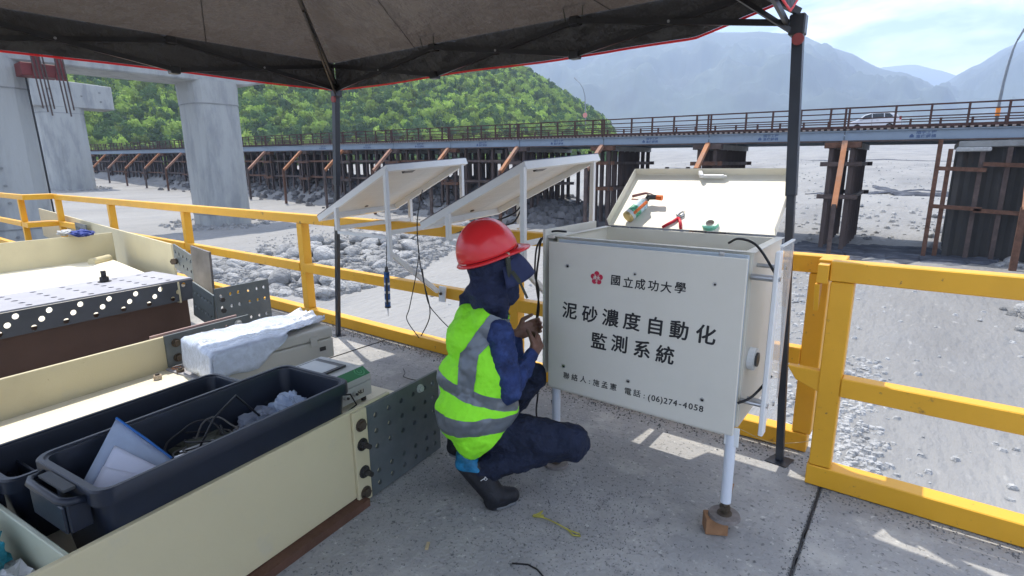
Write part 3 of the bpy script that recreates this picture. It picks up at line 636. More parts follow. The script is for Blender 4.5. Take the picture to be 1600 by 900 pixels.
pebbles('river_gravel', gen_a, 1700, boulder, .04, .17)
def gen_b():
    u = random.uniform(230, 760); f = random.uniform(-.08, 1.05); vt, vb = interp(BT, u), interp(BBt, u); p = atz(u, vt+(vb-vt)*f, -5-f); return p.x, p.y, 1
pebbles('bank_rubble', gen_b, 4200, mat('gap_shade_rubble', (.20, .205, .21), .9, var=.4, vscale=2), .08, .32)  # darker stone colour paints the shade in the gaps between boulders
def gen_b2():
    u = random.uniform(400, 800); v = interp(BT, u)+random.gauss(-10, 7); p = atz(u, v, -5); return p.x, p.y, 1
pebbles('bank_gravel', gen_b2, 1300, boulder, .05, .16)
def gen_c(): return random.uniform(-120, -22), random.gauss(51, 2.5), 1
pebbles('rubble_under_bridge', gen_c, 3600, mat('shade_painted_rubble', (.10, .10, .105), .95, var=.5, vscale=.8), .3, .95)  # near-black stone colour paints in the shade under the trestle
def gen_d():
    a = random.choice([(-60, 28, 4.2), (-60, 10, 5), (-127, 33, 5)]); t = random.uniform(0, 6.3); r = a[2]*random.uniform(.75, 1.35); return a[0]+math.cos(t)*r, a[1]+math.sin(t)*r, 1
pebbles('pier_foot_rubble', gen_d, 600, boulder, .12, .45)
def gen_e():
    p = atz(random.uniform(950, 1600), random.uniform(238, 380), -5); d = math.hypot(p.x, p.y)
    if d > 260 or d < 45: p = p*(random.uniform(60, 240)/d)
    return p.x, p.y, 1
pebbles('river_stones_upstream', gen_e, 1300, boulder, .10, .38)

# ================================================================ WORK DECK
b = MB()
for (x0, x1, y0, y1) in ((-20, -12.6, -6, 2.68), (-12.594, -10.23, -6, 3.08), (-10.224, -6.9, -6, 3.08), (-6.894, -3.562, -6, 3.08), (-3.55, -.225, -6, 3.08), (-.215, 3.1, -6, 2.78), (3.11, 7, -6, 2.78)):
    b = MB(); b.box((x0, y0, -.32), (x1, y1, 0)); b.build('deck_slab', concrete, kind='structure', bevel=.006)
b = MB(); b.box((-20, -6, -.5), (7, 2.6, -.325)); b.build('deck_underside', concrete_dark, kind='structure')
for x in (-16, -8, -.9, 5):
    b = MB(); b.box((x-.3, -5, -7.5), (x+.3, 2.4, -.505)); tag(b.build('deck_support', steel_dark), 'hidden steel support under the work deck', 'support', 'steel supports under the work deck')
for x in (-3.556, -.22):
    b = MB(); b.tube([(x+random.uniform(-.004, .004), y, .0) for y in np.arange(-3, 2.9 if x < -1 else 2.7, .06)], .0036, n=5); b.build('joint_filler', darkgroove, kind='structure')
# grit on the deck
b = MB()
def grit(n, gen, rmin, rmax):
    for _ in range(n):
        x, y = gen(); r = random.uniform(rmin, rmax); a = random.uniform(0, 6.3)
        vs = [Vector((x+math.cos(a+t)*r*random.uniform(.6, 1.1), y+math.sin(a+t)*r*random.uniform(.6, 1.1), -.001)) for t in (0, 1.6, 3.1, 4.7)]; top = Vector((x, y, r*random.uniform(.5, 1.1)))
        b.add(vs+[top], [(0, 1, 4), (1, 2, 4), (2, 3, 4), (3, 0, 4)])
grit(1500, lambda: (random.gauss(-1.0, .22), random.gauss(1.75, .26)), .002, .0055)
grit(1800, lambda: (random.gauss(-1.6, .3), random.gauss(1.85, .4)), .002, .006)
grit(900, lambda: (random.uniform(-2.5, -.2), 2.83+random.gauss(0, .05)), .003, .010)
grit(700, lambda: (random.uniform(-.2, 1.5), 2.58+random.gauss(0, .05)), .003, .008)
grit(700, lambda: (random.gauss(-.22, .02), random.uniform(1, 2.7)), .002, .006)
grit(1100, lambda: (random.uniform(-2.2, .8), random.uniform(.3, 2.9)), .001, .0035)
grit(900, lambda: (random.gauss(-1.75, .12), random.gauss(1.45, .2)), .001, .004)
grit(350, lambda: (random.gauss(-1.45, .09), random.gauss(.95, .05)), .002, .006)
grit(900, lambda: (random.gauss(-2.35, .22), random.gauss(1.95, .12)), .003, .008)
grit(700, lambda: (random.uniform(-4.4, -2.5), 2.86+random.gauss(0, .04)), .003, .010)
b.build('deck_grit', mat('dark_grit', (0.17, 0.175, 0.18), .9, var=.4, vscale=30, rnd=.2), kind='stuff')

# ================================================================ YELLOW RAILING
def railing(label, x0, x1, y, posts, ztop=1.02, zmid=.51, double=False, ends=(0, 0), tail=0):
    r = empty('yellow_railing', ((x0+x1)/2, y, 0), label, 'railing', 'yellow railings along the deck edge')
    T = .085
    b = MB(); b.box((x0, y-.045, ztop-.085), (x1, y+.036, ztop)); b.build('top_rail', yellow, r, bevel=.004)
    xs = sorted(posts); xe = [x0]+[x for x in xs for _ in (0, 1)]+[x1]
    for i in range(0, len(xe), 2):
        a, c = xe[i]+(.043 if i else 0), xe[i+1]-(.043 if i+1 < len(xe)-1 else 0)
        if c-a > .12: b = MB(); b.box((a, y-.05, zmid-.045), (c, y+.02, zmid+.04)); b.build('middle_rail', yellow, r, bevel=.004)
    b = MB(); b.box((x0, y-.045, .004), (x1, y+.045, .10)); b.build('bottom_rail', yellow, r, bevel=.004)
    for x in xs:
        b = MB(); b.box((x-.043, y-.042, .103), (x+.043, y+.042, ztop-.088)); b.build('railing_post', yellow, r, bevel=.004)
    return r
railing('long yellow steel railing behind the cabinet and solar panels, left of the box corner', -12.35, -.33, 2.965, [-12.3, -9.75, -7.25, -4.74, -2.2, -.36])
railing('nearest yellow steel railing in the right foreground overlooking the river', -.285, 4.4, 2.665, [-.235, 2.2, 4.35], 1.045, .50)
railing('yellow railing beyond the corner jog at the far left edge of the picture', -20, -12.75, 2.56, [-12.8, -15.3, -17.8], 1.03)
b = MB(); b.box((-12.74, 2.5, .945), (-12.36, 2.98, 1.03)); b.box((-12.74, 2.5, .47), (-12.36, 2.96, .55)); tag(b.build('yellow_railing', yellow, loc=(-12.55, 2.75, 0)), 'short cross piece joining the two yellow railings at the far left', 'railing')
jg = MB(); jg.box((-.345, 2.73, .955), (-.245, 2.912, 1.033)); tag(jg.build('corner_tube', yellow, loc=(-.3, 2.75, 0), bevel=.003), 'short yellow tube bridging the two top rails at the right corner', 'bracket')
jg = MB(); jg.box((-.33, 2.60, .95), (-.287, 2.66, 1.03)); jg.prism([(0, 0), (.085, 0), (.045, -.13)], (-.335, 2.6, .945), (0, 1, 0), (0, 0, 1), (1, 0, 0), .02)
tag(jg.build('hook_plate', yellow, loc=(-.3, 2.6, .8), bevel=.002), 'yellow hook plate hanging from the corner of the top rail', 'hook plate')
jg = MB(); jg.prism([(-.10, 0), (.04, 0), (.04, -.10), (-.06, -.06)], (-.31, 2.63, .55), (1, 0, 0), (0, 0, 1), (0, 1, 0), .04)
tag(jg.build('corner_bracket', yellow, loc=(-.3, 2.65, .5), bevel=.003), 'yellow bracket sticking out left of the corner post at middle rail height', 'bracket')
b = MB(); b.cyl((.50, 2.62, .03), (.95, 2.70, .03), .028, n=14); tag(b.build('pipe_offcut', case_pl, smooth=False), 'short pale pipe lying against the foot of the right railing', 'pipe')

# ================================================================ STEEL GIRDERS ON THE DECK
GA = math.radians(97); G0 = Vector((-1.82, 1.28, 0))
def groot(name, label, cat, off=(0, 0, 0), group=None):
    M = Matrix.Translation(G0) @ Matrix.Rotation(GA, 4, 'Z'); p = M @ Vector(off); return empty(name, p, label, cat, group, rz=GA)
# in a root's own frame: x runs along the girder, y away from the viewer, z up
def gb(root, name, m, lo, hi, bevel=.003, **kw):
    b = MB(); b.box(lo, hi); return b.build(name, m, root, world=False, bevel=bevel, **kw)
def bolt(root, p, ax, m=boltb, r=.019, h=.014, shank=.03, washer=True):
    p = Vector(p); ax = Vector(ax); b = MB()
    if washer: b.cyl(p, p+ax*.005, r*1.35, n=16)
    b.cyl(p+ax*.0052, p+ax*(.0052+h), r, n=6)
    if shank: b.cyl(p+ax*(.0053+h), p+ax*(.0053+h+shank), r*.55, n=10)
    return b.build('bolt', m, root, world=False)
g1 = groot('steel_girder', 'nearest cream H-girder lying on its side, forming the tray that holds the bins', 'girder', group='steel girders lying on the deck')
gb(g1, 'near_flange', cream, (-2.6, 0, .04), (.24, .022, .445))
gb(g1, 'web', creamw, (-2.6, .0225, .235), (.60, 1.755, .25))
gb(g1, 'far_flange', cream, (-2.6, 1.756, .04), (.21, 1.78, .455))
# splice plate on the near flange: painted edge strip, then grey with holes
hx = [.13+.075*i for i in range(6)]
b = MB(); b.box((-.004, -.016, .01), (.075, -.001, .44)); b.build('splice_plate_edge', cream, g1, world=False, bevel=.002)
b = MB(); HL = [(x, z) for x in [.045, .125, .205, .285, .365, .445] for z in [.05, .12, .24, .305, .375] if not (x in (.365, .445) and z == .375)]
b.holed(.50, .43, [(x, z) for x in [.05, .135, .22, .305, .39, .455] for z in [.045, .105, .225, .30, .375]], .0125, (.0765, -.001, .008), (1, 0, 0), (0, 0, 1), (0, -1, 0), .014); b.build('splice_plate', zinc, g1, world=False)
for z in (.055, .155, .285, .375): bolt(g1, (.035, -.017, z), (0, -1, 0), boltb if z in (.155, .285) else boltm, .021, .012, .03 if z in (.155, .285) else 0)
bolt(g1, (.43, -.0155, .395), (0, -1, 0), case_pl, .016, .012, 0)
gb(g1, 'flange_stub', zinc, (.2405, .001, .06), (.50, .02, .41))
# splice on the far flange, both sides
for nm, y0, s in (('splice_plate', 1.7555, -1),):
    b = MB(); b.holed(.56, .20, [(x, z) for x in [.05, .135, .225, .31, .395, .48] for z in [.045, .155]], .013, (.18, y0, .262), (1, 0, 0), (0, 0, 1), (0, -1, 0), .014); b.build(nm, zinc, g1, world=False)
b = MB(); b.holed(.56, .19, [(x, z) for x in [.05, .135, .225, .31, .395, .48] for z in [.045, .145]], .013, (.13, 1.80, .275), (1, 0, 0), (0, 0, 1), (0, 1, 0), .012); b.build('splice_plate', mat('pink_plate_edge', (.45, .30, .27), .6), g1, world=False)
for x, z, m in ((.24, .31, boltm), (.655, .42, case_pl), (.24, .405, boltm)): bolt(g1, (x, 1.7405, z), (0, -1, 0), m, .02, .014, 0)
# stiffener near the viewer
gb(g1, 'stiffener', mat('greenish_cream_paint', (.42, .45, .36), .5, var=.06), (-1.00, .023, .2505), (-.985, .66, .44))
# loose splice plate and hardware on the web
lp = groot('perforated_plate', 'small flat perforated plate lying in the tray beside the bubble wrap', 'steel plate', (.16, 1.40, .2505))
b = MB(); b.holed(.42, .34, [(x, y) for x in [.06, .135, .21, .285, .36] for y in [.05, .13, .21, .29]], .013, (0, 0, 0), (1, 0, 0), (0, 1, 0), (0, 0, 1), .01); b.build('plate', zinclt, lp, world=False)
bolt(lp, (.05, .02, .01), (0, 0, 1), boltb, .02, .02, .03)
for i, (x, y) in enumerate(((.06, 1.64), (.18, 1.62))):
    nu = groot('steel_nut', ('hexagonal steel nut lying farthest left on the cream web', 'rusty hexagonal nut beside the orange washers')[i], 'nut', (x, y, .2505), 'loose nuts on the girder web')
    b = MB(); b.cyl((0, 0, 0), (0, 0, .026), .024, n=6); b.build('nut_body', boltm if i else mat('tan_nut', (.4, .33, .25), .6), nu, world=False, bevel=.002)
    b = MB(); b.cyl((0, 0, .0262), (0, 0, .034), .012, n=12); b.build('nut_bore', boltb, nu, world=False)
for i, (x, y) in enumerate(((.24, 1.70), (.27, 1.67), (.20, 1.70))):
    b = MB(); pts = [Vector((math.cos(a)*.022, math.sin(a)*.022, .004*(i+1))) for a in np.linspace(0, 6.2831, 19)]; b.tube(pts, .005, n=5)
    wd = groot('washer', ('orange rusty washer nearest the nuts', 'orange rusty washer in the middle of three on the web', 'orange rusty washer farthest of the three on the web')[i], 'washer', (x, y, .2505), 'orange washers on the girder web'); b.build('ring', mat('orange_rust', (.45, .2, .1), .8), wd, world=False)
# timber/brown plate the near girder rests on
b = MB(); b.box((-3, -.045, .0), (.03, .12, .036)); o = groot('brown_bearer', 'brown steel bearer under the nearest cream girder', 'bearer'); b.build('bearer_plate', rust, o, world=False)

g2 = groot('steel_girder', 'brown-sided H-girder with cream web beyond the first tray', 'girder', group='steel girders lying on the deck')
gb(g2, 'near_flange', brown, (-3.2, 2.98, .04), (1.02, 3.0, .40))
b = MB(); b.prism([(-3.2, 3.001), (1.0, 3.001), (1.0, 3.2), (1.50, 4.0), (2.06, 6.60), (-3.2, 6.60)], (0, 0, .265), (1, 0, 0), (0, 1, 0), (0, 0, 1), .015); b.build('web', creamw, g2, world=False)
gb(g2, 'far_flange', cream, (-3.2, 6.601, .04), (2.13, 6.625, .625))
b = MB(); b.cyl((2.0, 6.50, .31), (1.72, 6.32, .31), .045, n=14); b.build('weld_boss', cream, g2, world=False)
b = MB(); b.holed(3.7, .60, [(.045+.092*i*2, .06+.115*j) for i in range(20) for j in range(5)], .020, (-2.64, 2.95, .540), (1, 0, 0), (0, 1, 0), (0, 0, 1), .012); b.build('perforated_plate', zinclt, g2, world=False)
b = MB(); b.holed(3.72, .165, [(.045+.092*i*2+.05*j, .03+.05*j) for i in range(20) for j in range(3)], .020, (-2.66, 2.948, .374), (1, 0, 0), (0, 0, 1), (0, -1, 0), .012); b.build('perforated_plate', mat('shade_painted_primer', (.07, .075, .085), .5, var=.15, vscale=4), g2, world=False, label='perforated plate with shade painted into its colour, hanging below the light one')  # lower leg of the same plate, its shade painted in as dark colour
bolt(g2, (.62, 3.42, .552), (0, 0, 1), boltb, .035, .035, .05)
gb(g2, 'gusset', cream, (.93, 2.93, .36), (.945, 3.2, .535))
# cross girder parallel to the railing
g3 = empty('steel_girder', (-4.9, 2.36, 0), 'cream cross girder running beside the railing at the far end of the trays', 'girder', 'steel girders lying on the deck', rz=math.radians(174.6))
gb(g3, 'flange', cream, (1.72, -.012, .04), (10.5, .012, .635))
def wp(root, name, m, cs, t=.014, holes=None, r=.013, **kw):
    """plate from its top-left, top-right and bottom-left corners, in the world"""
    o, a, c = Vector(cs[0]), Vector(cs[1])-Vector(cs[0]), Vector(cs[2])-Vector(cs[0]); W, Hh = a.length, c.length; ax, ay = a.normalized(), c.normalized(); az = ax.cross(ay).normalized()
    b = MB()
    if holes: b.holed(W, Hh, [(W*x, Hh*y) for x, y in holes], r, o, ax, ay, az, t)
    else: b.prism([(0, 0), (W, 0), (W, Hh), (0, Hh)], o, ax, ay, az, t)
    return b.build(name, m, root, **kw)
sp_ = empty('splice_plates', (-4.5, 2.1, .0), 'group of grey splice plates with bolt holes bolted at the corner of the girders', 'steel plates')
H6 = [(x, y) for x in (.09, .25, .41, .57, .73, .89) for y in (.28, .68)]
A = [atd(270, 381, 5.45), atd(308, 405, 5.0), atd(273, 418, 5.45)]
wp(sp_, 'splice_plate', zinc, A, holes=H6, r=.017)
wp(sp_, 'splice_plate', zinc, [atd(300, 440, 4.42), atd(333, 462, 4.30), atd(303, 492, 4.42)], holes=H6, r=.013)
wp(sp_, 'end_plate', mat('mill_scale_plate', (.16, .15, .145), .4, metal=.5, var=.3, vscale=6), [atd(297, 384, 4.85), atd(326, 394, 4.70), atd(309, 490, 4.85)], t=.02)
wp(sp_, 'splice_plate', zinc, [(-4.46, 1.96, .505), (-4.545, 2.46, .495), (-4.46, 1.96, .05)], holes=[(x, y) for x in (.10, .27, .41, .60, .76, .90) for y in (.14, .36, .66, .88)], r=.015)
for p in ((-4.42, 1.99, .42), (-4.42, 1.99, .33), (-4.455, 2.42, .13)): 
    b = MB(); b.cyl(p, (p[0]+.02, p[1], p[2]), .02, n=6); b.build('bolt', boltb, sp_)
q_ = atd(274, 408, 5.38); b = MB(); b.cyl(q_, q_-NH*.04, .032, n=6); b.build('bolt', boltm, sp_)
wp(g3, 'web_plate', zinc, [(-11.2, 2.86, .60), (-10.45, 2.80, .60), (-11.2, 2.86, .3)], holes=[(x, y) for x in (.1, .25, .4, .55, .7, .85) for y in (.3,)], r=.03)
gp = atz(116, 369, .625); gl = empty('work_glove', (gp.x, gp.y, .627), 'crumpled blue and white work glove lying on the far girder flange', 'glove')
crumple('glove_palm', mat('blue_glove', (.03, .05, .22), .8), gl, (.10, .06, .035), .16, .11, .04, .5, 3); crumple('glove_cuff', mat('grey_white_knit', (.5, .5, .48), .9), gl, (-.12, -.05, .04), .10, .08, .035, .5, 7)

# ================================================================ BINS
def bin_root(name, label, off): return groot(name, label, 'storage bin', off, 'navy plastic storage bins')
def rrect(L_, W, r, n=6):
    out_ = []
    for cx_, cy_, a0 in ((L_-r, W-r, 0), (r, W-r, 90), (r, r, 180), (L_-r, r, 270)):
        for i in range(n+1): a = math.radians(a0+90*i/n); out_.append((cx_+r*math.cos(a), cy_+r*math.sin(a)))
    return out_
def make_bin(label, off, L_, W, Hh, handle=True):
    r = bin_root('storage_bin', label, off); b = MB(); lv = []
    def ring(ins, z, rr=.05): return [Vector((ins+x, ins+y, z)) for x, y in rrect(L_-2*ins, W-2*ins, max(.012, rr-ins*.4))]
    seq = [ring(.045, .0), ring(.018, Hh-.075), ring(.018, Hh-.05), ring(.0, Hh-.048), ring(.0, Hh-.006), ring(.005, Hh), ring(.016, Hh), ring(.020, Hh-.006), ring(.026, Hh-.006), ring(.028, Hh-.012), ring(.055, .006)]
    n = len(seq[0]); vs = [p for s_ in seq for p in s_]; fs = [(i*n+j, i*n+(j+1) % n, (i+1)*n+(j+1) % n, (i+1)*n+j) for i in range(len(seq)-1) for j in range(n)]
    fs += [tuple(range(n))[::-1], tuple(range((len(seq)-1)*n, len(seq)*n))]; b.add(vs, fs); o = b.build('bin_shell', bin_pl, r, world=False); smooth_by_angle(o, 40)
    if handle:
        b = MB(); x = -.045; 
        b.box((x-.004, W*.22, Hh-.125), (x+.006, W*.72, Hh-.040)); b.build('handle_flap', bin_pl, r, world=False, bevel=.004)
        b = MB(); b.tube([(.0, W*.17, Hh-.03), (-.036, W*.19, Hh-.024), (-.048, W*.25, Hh-.024), (-.048, W*.69, Hh-.024), (-.036, W*.75, Hh-.024), (.0, W*.77, Hh-.026)], .012, n=8); b.build('handle_bar', bin_pl, r, world=False, smooth=True)
        for y in (W*.20, W*.72): b = MB(); b.box((-.042, y-.006, Hh-.12), (.012, y+.006, Hh-.03)); b.build('handle_rib', bin_pl, r, world=False, bevel=.003)
        b = MB(); b.box((-.03, W*.28, Hh-.012), (-.001, W*.66, Hh-.004)); b.build('latch_groove', mat('dusty_black', (.06, .065, .07), .6), r, world=False)
    return r
b1 = make_bin('long navy plastic bin in front, holding papers, cables and tools', (-.915, -.004, .252), .935, .42, .330)
b2 = make_bin('second navy plastic bin behind the first, mostly hidden and empty', (-.975, .46, .252), .885, .34, .255)
for i in range(3):
    b = MB(); b.box((.06+.03*i, .035, .02+.05*i), (.068+.03*i, .32, .13+.03*i)); b.build('inner_rib', bin_pl, b2, world=False, bevel=.003)
# things inside the front bin (bin frame)
BX = Matrix.Translation(G0) @ Matrix.Rotation(GA, 4, 'Z') @ Matrix.Translation(Vector((-.915, -.004, .252)))
def inb(name, label, cat, p):
    q = BX @ Vector(p); return empty(name, q, label, cat, rz=GA)
def sheet(pts3, name, m, root, nx=10, ny=10, wav=.006, seed=0, thick=.0012):
    P = [Vector(p) for p in pts3]; b = MB()
    for i in range(nx+1):
        for j in range(ny+1):
            a = P[0].lerp(P[1], i/nx); c = P[3].lerp(P[2], i/nx); p = a.lerp(c, j/ny); nrm = (P[1]-P[0]).cross(P[3]-P[0]).normalized()
            b.v.append(p+nrm*wav*fnoise(i*.45+seed, j*.45, seed))
    b.f = [(i*(ny+1)+j, (i+1)*(ny+1)+j, (i+1)*(ny+1)+j+1, i*(ny+1)+j+1) for i in range(nx) for j in range(ny)]; b.mi = [0]*len(b.f)
    o = b.build(name, m, root, world=False, smooth=True)
    if thick: md = o.modifiers.new('thickness', 'SOLIDIFY'); md.thickness = thick
    return o
ps = inb('document_sleeve', 'clear blue plastic sleeve holding white papers leaning in the front bin', 'document sleeve', (.08, .05, .01))
sheet([(-.055, .17, .23), (.15, .33, .36), (.215, .15, .225), (.10, .0, .05)], 'sleeve_film', bagm, ps, wav=.006)
sheet([(-.045, .142, .215), (.04, .200, .275), (.15, .09, .20), (.06, -.02, .06)], 'paper_sheet', paper, ps, wav=.002, seed=2)
sheet([(.0, .178, .238), (.10, .250, .305), (.165, .135, .225), (.08, .035, .1)], 'paper_sheet', paper, ps, wav=.002, seed=5)
b = MB(); b.tube([(.15, .33, .362), (.185, .24, .295), (.217, .15, .227)], .004, n=6); b.build('blue_edge', mat('blue_plastic_edge', (.01, .12, .4), .4), ps, world=False)
cb = inb('cable_coil', 'tangle of black cables coiled in the front bin', 'cable', (.46, .2, .17))
for i in range(9):
    r0 = random.uniform(.05, .11); c = Vector((random.uniform(-.06, .06), random.uniform(-.04, .04), random.uniform(.02, .06))); tl = Vector((random.uniform(-.6, .6), random.uniform(-.6, .6), 1)).normalized(); _, a, e = frame(tl)
    pts = [c+(a*math.cos(t)+e*math.sin(t))*r0*(1+.15*math.sin(3*t+i)) + tl*.004*t for t in np.linspace(0, 6.6, 26)]
    pts = [Vector((p.x, p.y, max(.004, p.z))) for p in pts]
    b = MB(); b.tube(pts, .0035, n=5); b.build('cable_loop', black if i % 2 else mat('grey_cable', (.09, .085, .08), .5), cb, world=False, smooth=True)
b = MB(); b.tube([(-.1, 0, .02), (-.02, -.03, .16), (.10, .02, .19), (.2, .04, .06)], .004); b.build('cable_loop', black, cb, world=False, smooth=True)
for i, (px, py) in enumerate(((.33, .13), (.36, .15))):
    sd = inb('screwdriver', ('steel hex key lying nearest the papers in the bin', 'second steel hex key in the bin')[i], 'tool', (px-.03, py+.06, .20)); b = MB(); b.tube([(0, 0, .04), (.10, -.03, .045), (.12, -.02, .03)], .005); b.build('shaft', chrome, sd, world=False, smooth=True)
for i, (x, y, z, l, ww, hh, mm, lab) in enumerate(((.50, .06, .005, .30, .22, .15, frame_dk, 'black tool case lying at the bottom middle of the front bin'), (.30, .08, .005, .17, .24, .14, case_pl, 'grey plastic parts box lying under the papers in the front bin'))):
    tb = inb('tool_case', lab, 'tool case', (x, y, z)); b = MB(); b.box((0, 0, 0), (l, ww, hh)); b.build('case_body', mm, tb, world=False, bevel=.008, seg=2); b = MB(); b.box((l*.35, ww*.3, hh+.0005), (l*.65, ww*.4, hh+.012)); b.build('carry_handle', frame_dk, tb, world=False, bevel=.003)
tb = inb('plastic_bag', 'crumpled clear plastic bag of parts at the far end of the front bin', 'plastic bag', (.77, .24, .13))
crumple('bag_film', bagm, tb, (.02, -.02, .07), .07, .09, .07, .5, 3); crumple('bag_film', mat('frosted_bag', (.35, .4, .5), .3, alpha=.6), tb, (-.08, .03, .05), .09, .08, .05, .5, 8)
rg = inb('rag', 'olive drab cloth lying flat in the middle of the front bin', 'cloth', (.38, .2, .15)); crumple('cloth_fold', strapm, rg, (.05, .02, .05), .12, .12, .035, .3, 5)
# bottle pack at far left, nearest the viewer
wb = groot('water_bottles', 'shrink-wrapped blue and white bottle pack at the bottom left corner', 'bottle pack', (-1.10, .34, .252)); crumple('wrap_film', tealm, wb, (.0, .06, .10), .075, .15, .10, .25, 4, 9)
crumple('wrap_film', mat('shiny_wrap', (.6, .62, .65), .2, alpha=.8), wb, (.02, -.10, .05), .07, .14, .05, .5, 9, 9)

# ================================================================ CONTROLLER AND WRAPPED CASE IN THE TRAY
ic = groot('monitoring_controller', 'grey and green controller with a screen on its lid standing beside the front bin', 'controller', (.17, .34, .275))
Lx, Ly, Hz = .295, .37, .13
b = MB(); b.box((0, 0, .006), (Lx, Ly, .085)); b.build('base_housing', case_pl, ic, world=False, bevel=.006, seg=2)
b = MB(); b.prism([(0, .088), (.0, .118), (.055, .150), (Ly, .150), (Ly, .088)], (0, 0, 0), (0, 1, 0), (0, 0, 1), (1, 0, 0), Lx); b.build('lid', case_pl, ic, world=False, bevel=.005, seg=2)
def quadm(cs, name, m, root, t=.0015, **kw): P = [Vector(p) for p in cs]; nrm = (P[1]-P[0]).cross(P[3]-P[0]).normalized(); b = MB(); b.add(P+[p+nrm*t for p in P], [(3, 2, 1, 0), (4, 5, 6, 7), (0, 1, 5, 4), (1, 2, 6, 5), (2, 3, 7, 6), (3, 0, 4, 7)]); return b.build(name, m, root, world=False, **kw)
quadm([(.004, .002, .1215), (Lx-.004, .002, .1215), (Lx-.004, .053, .1512), (.004, .053, .1512)], 'green_strip', green_pl, ic, .001)
for r0 in (.014, .030): 
    b = MB(); b.tube([(Lx-.05+.9*r0*math.cos(t), .03+r0*.75*math.sin(t)+.002, .1375+.0015+r0*.44*math.sin(t)) for t in np.linspace(2.2, 6.6, 14)], .0032, n=5); b.build('logo_arc', greenlt, ic, world=False)
quadm([(.02, .12, .151), (.24, .12, .151), (.24, .33, .151), (.02, .33, .151)], 'screen_bezel', frame_dk, ic, .010)
quadm([(.028, .135, .1622), (.205, .135, .1622), (.205, .315, .1622), (.028, .315, .1622)], 'screen', lcd, ic, .001)
for i, x in enumerate((.04, .11, .17)):
    b = MB(); b.cyl((x, 0, .052), (x, -.018, .052), .013, n=12); g = b.build('cable_gland', case_pl, ic, world=False, bevel=.001); b = MB(); b.cyl((x, -.0182, .052), (x, -.026, .052), .007, n=10); b.build('gland_hole', frame_dk, g, world=False)
quadm([(.195, -.001, .03), (.235, -.001, .03), (.235, -.001, .06), (.195, -.001, .06)], 'type_label', case2, ic, .001)
text_mesh('NL1', .026, 'type_lettering', ink, ic, ROOTM[ic] @ fmx((.215, -.003, .045), (1, 0, 0), (0, 0, 1)), offset=.001)
b = MB(); b.cyl((.26, .03, -.0225), (.26, .03, .0055), .014, n=10); b.build('foot', frame_dk, ic, world=False)
for fx, fy in ((.03, .03), (.03, .34), (.26, .34)): b = MB(); b.cyl((fx, fy, -.0225), (fx, fy, .0055), .014, n=10); b.build('foot', frame_dk, ic, world=False)
b = MB(); b.tube([(.02, -.01, .10), (.10, -.05, .085), (.13, -.055, .02), (.06, -.05, -.0), (-.02, -.02, .004)], .0045, n=7); b.build('loose_cable', black, ic, world=False, smooth=True)
wc = groot('wrapped_case', 'beige instrument case half covered by bubble wrap behind the bins', 'instrument case', (.13, 1.17, .252))
wc.rotation_euler.z = GA-.20; ROOTM[wc] = Matrix.Translation(wc.location) @ Matrix.Rotation(GA-.20, 4, 'Z')
b = MB(); b.box((0, 0, .0), (.72, .40, .13)); b.build('case_base', case2, wc, world=False, bevel=.012, seg=3); b = MB(); b.box((0, 0, .133), (.72, .40, .20)); b.build('case_lid', case2, wc, world=False, bevel=.012, seg=3)
for x in (.2, .56): b = MB(); b.box((x, -.012, .10), (x+.045, 0, .165)); b.build('latch', case2, wc, world=False, bevel=.003)
b = MB(); b.box((.62, -.004, .06), (.66, 0, .085)); b.build('catch_hole', frame_dk, wc, world=False)
# bubble wrap draped over the case
b = MB(); nx, ny = 64, 54
for i in range(nx+1):
    for j in range(ny+1):
        x = -.10+.84*i/nx; y = -.02+.46*j/ny; edge = .08+.20*(i/nx)+.02*math.sin(i*.6)
        z = .222; X_, Y_ = x, y
        if x < 0: z -= (-x)*1.8; X_ = -.015-.02*(-x)*5
        if y < edge*.55: y2 = edge*.55-y; z -= 0; Y_ = max(y, (-.02 if x < .30 else -.02+.13*(x-.3)/.4)); 
        if j <= 5 and x < .42: z -= (5-j)*.030*min(1, (.42-x)/.2); Y_ = -.022-.006*(j % 2)
        z += .014*fnoise(x*7, y*7, 2, 2)+.0025*math.sin(x*150)*math.sin(y*150)+.007*math.sin(x*30+y*22)*fnoise(x*4, y*4, 5) + .012*math.exp(-((y-.20-.1*x)/.012)**2)
        if x > .62: z += .03*(x-.62)/.1*max(0, fnoise(y*9, 2, 2)+.4)
        b.v.append(Vector((X_, Y_, max(.01, z))))
b.f = [(i*(ny+1)+j, (i+1)*(ny+1)+j, (i+1)*(ny+1)+j+1, i*(ny+1)+j+1) for i in range(nx) for j in range(ny)]; b.mi = [0]*len(b.f)
bw = b.build('bubble_wrap', bubble, None, world=False, smooth=True); bw.matrix_world = ROOTM[wc]; tag(bw, 'sheet of translucent bubble wrap draped over the beige instrument case', 'bubble wrap')
md = bw.modifiers.new('thickness', 'SOLIDIFY'); md.thickness = .002

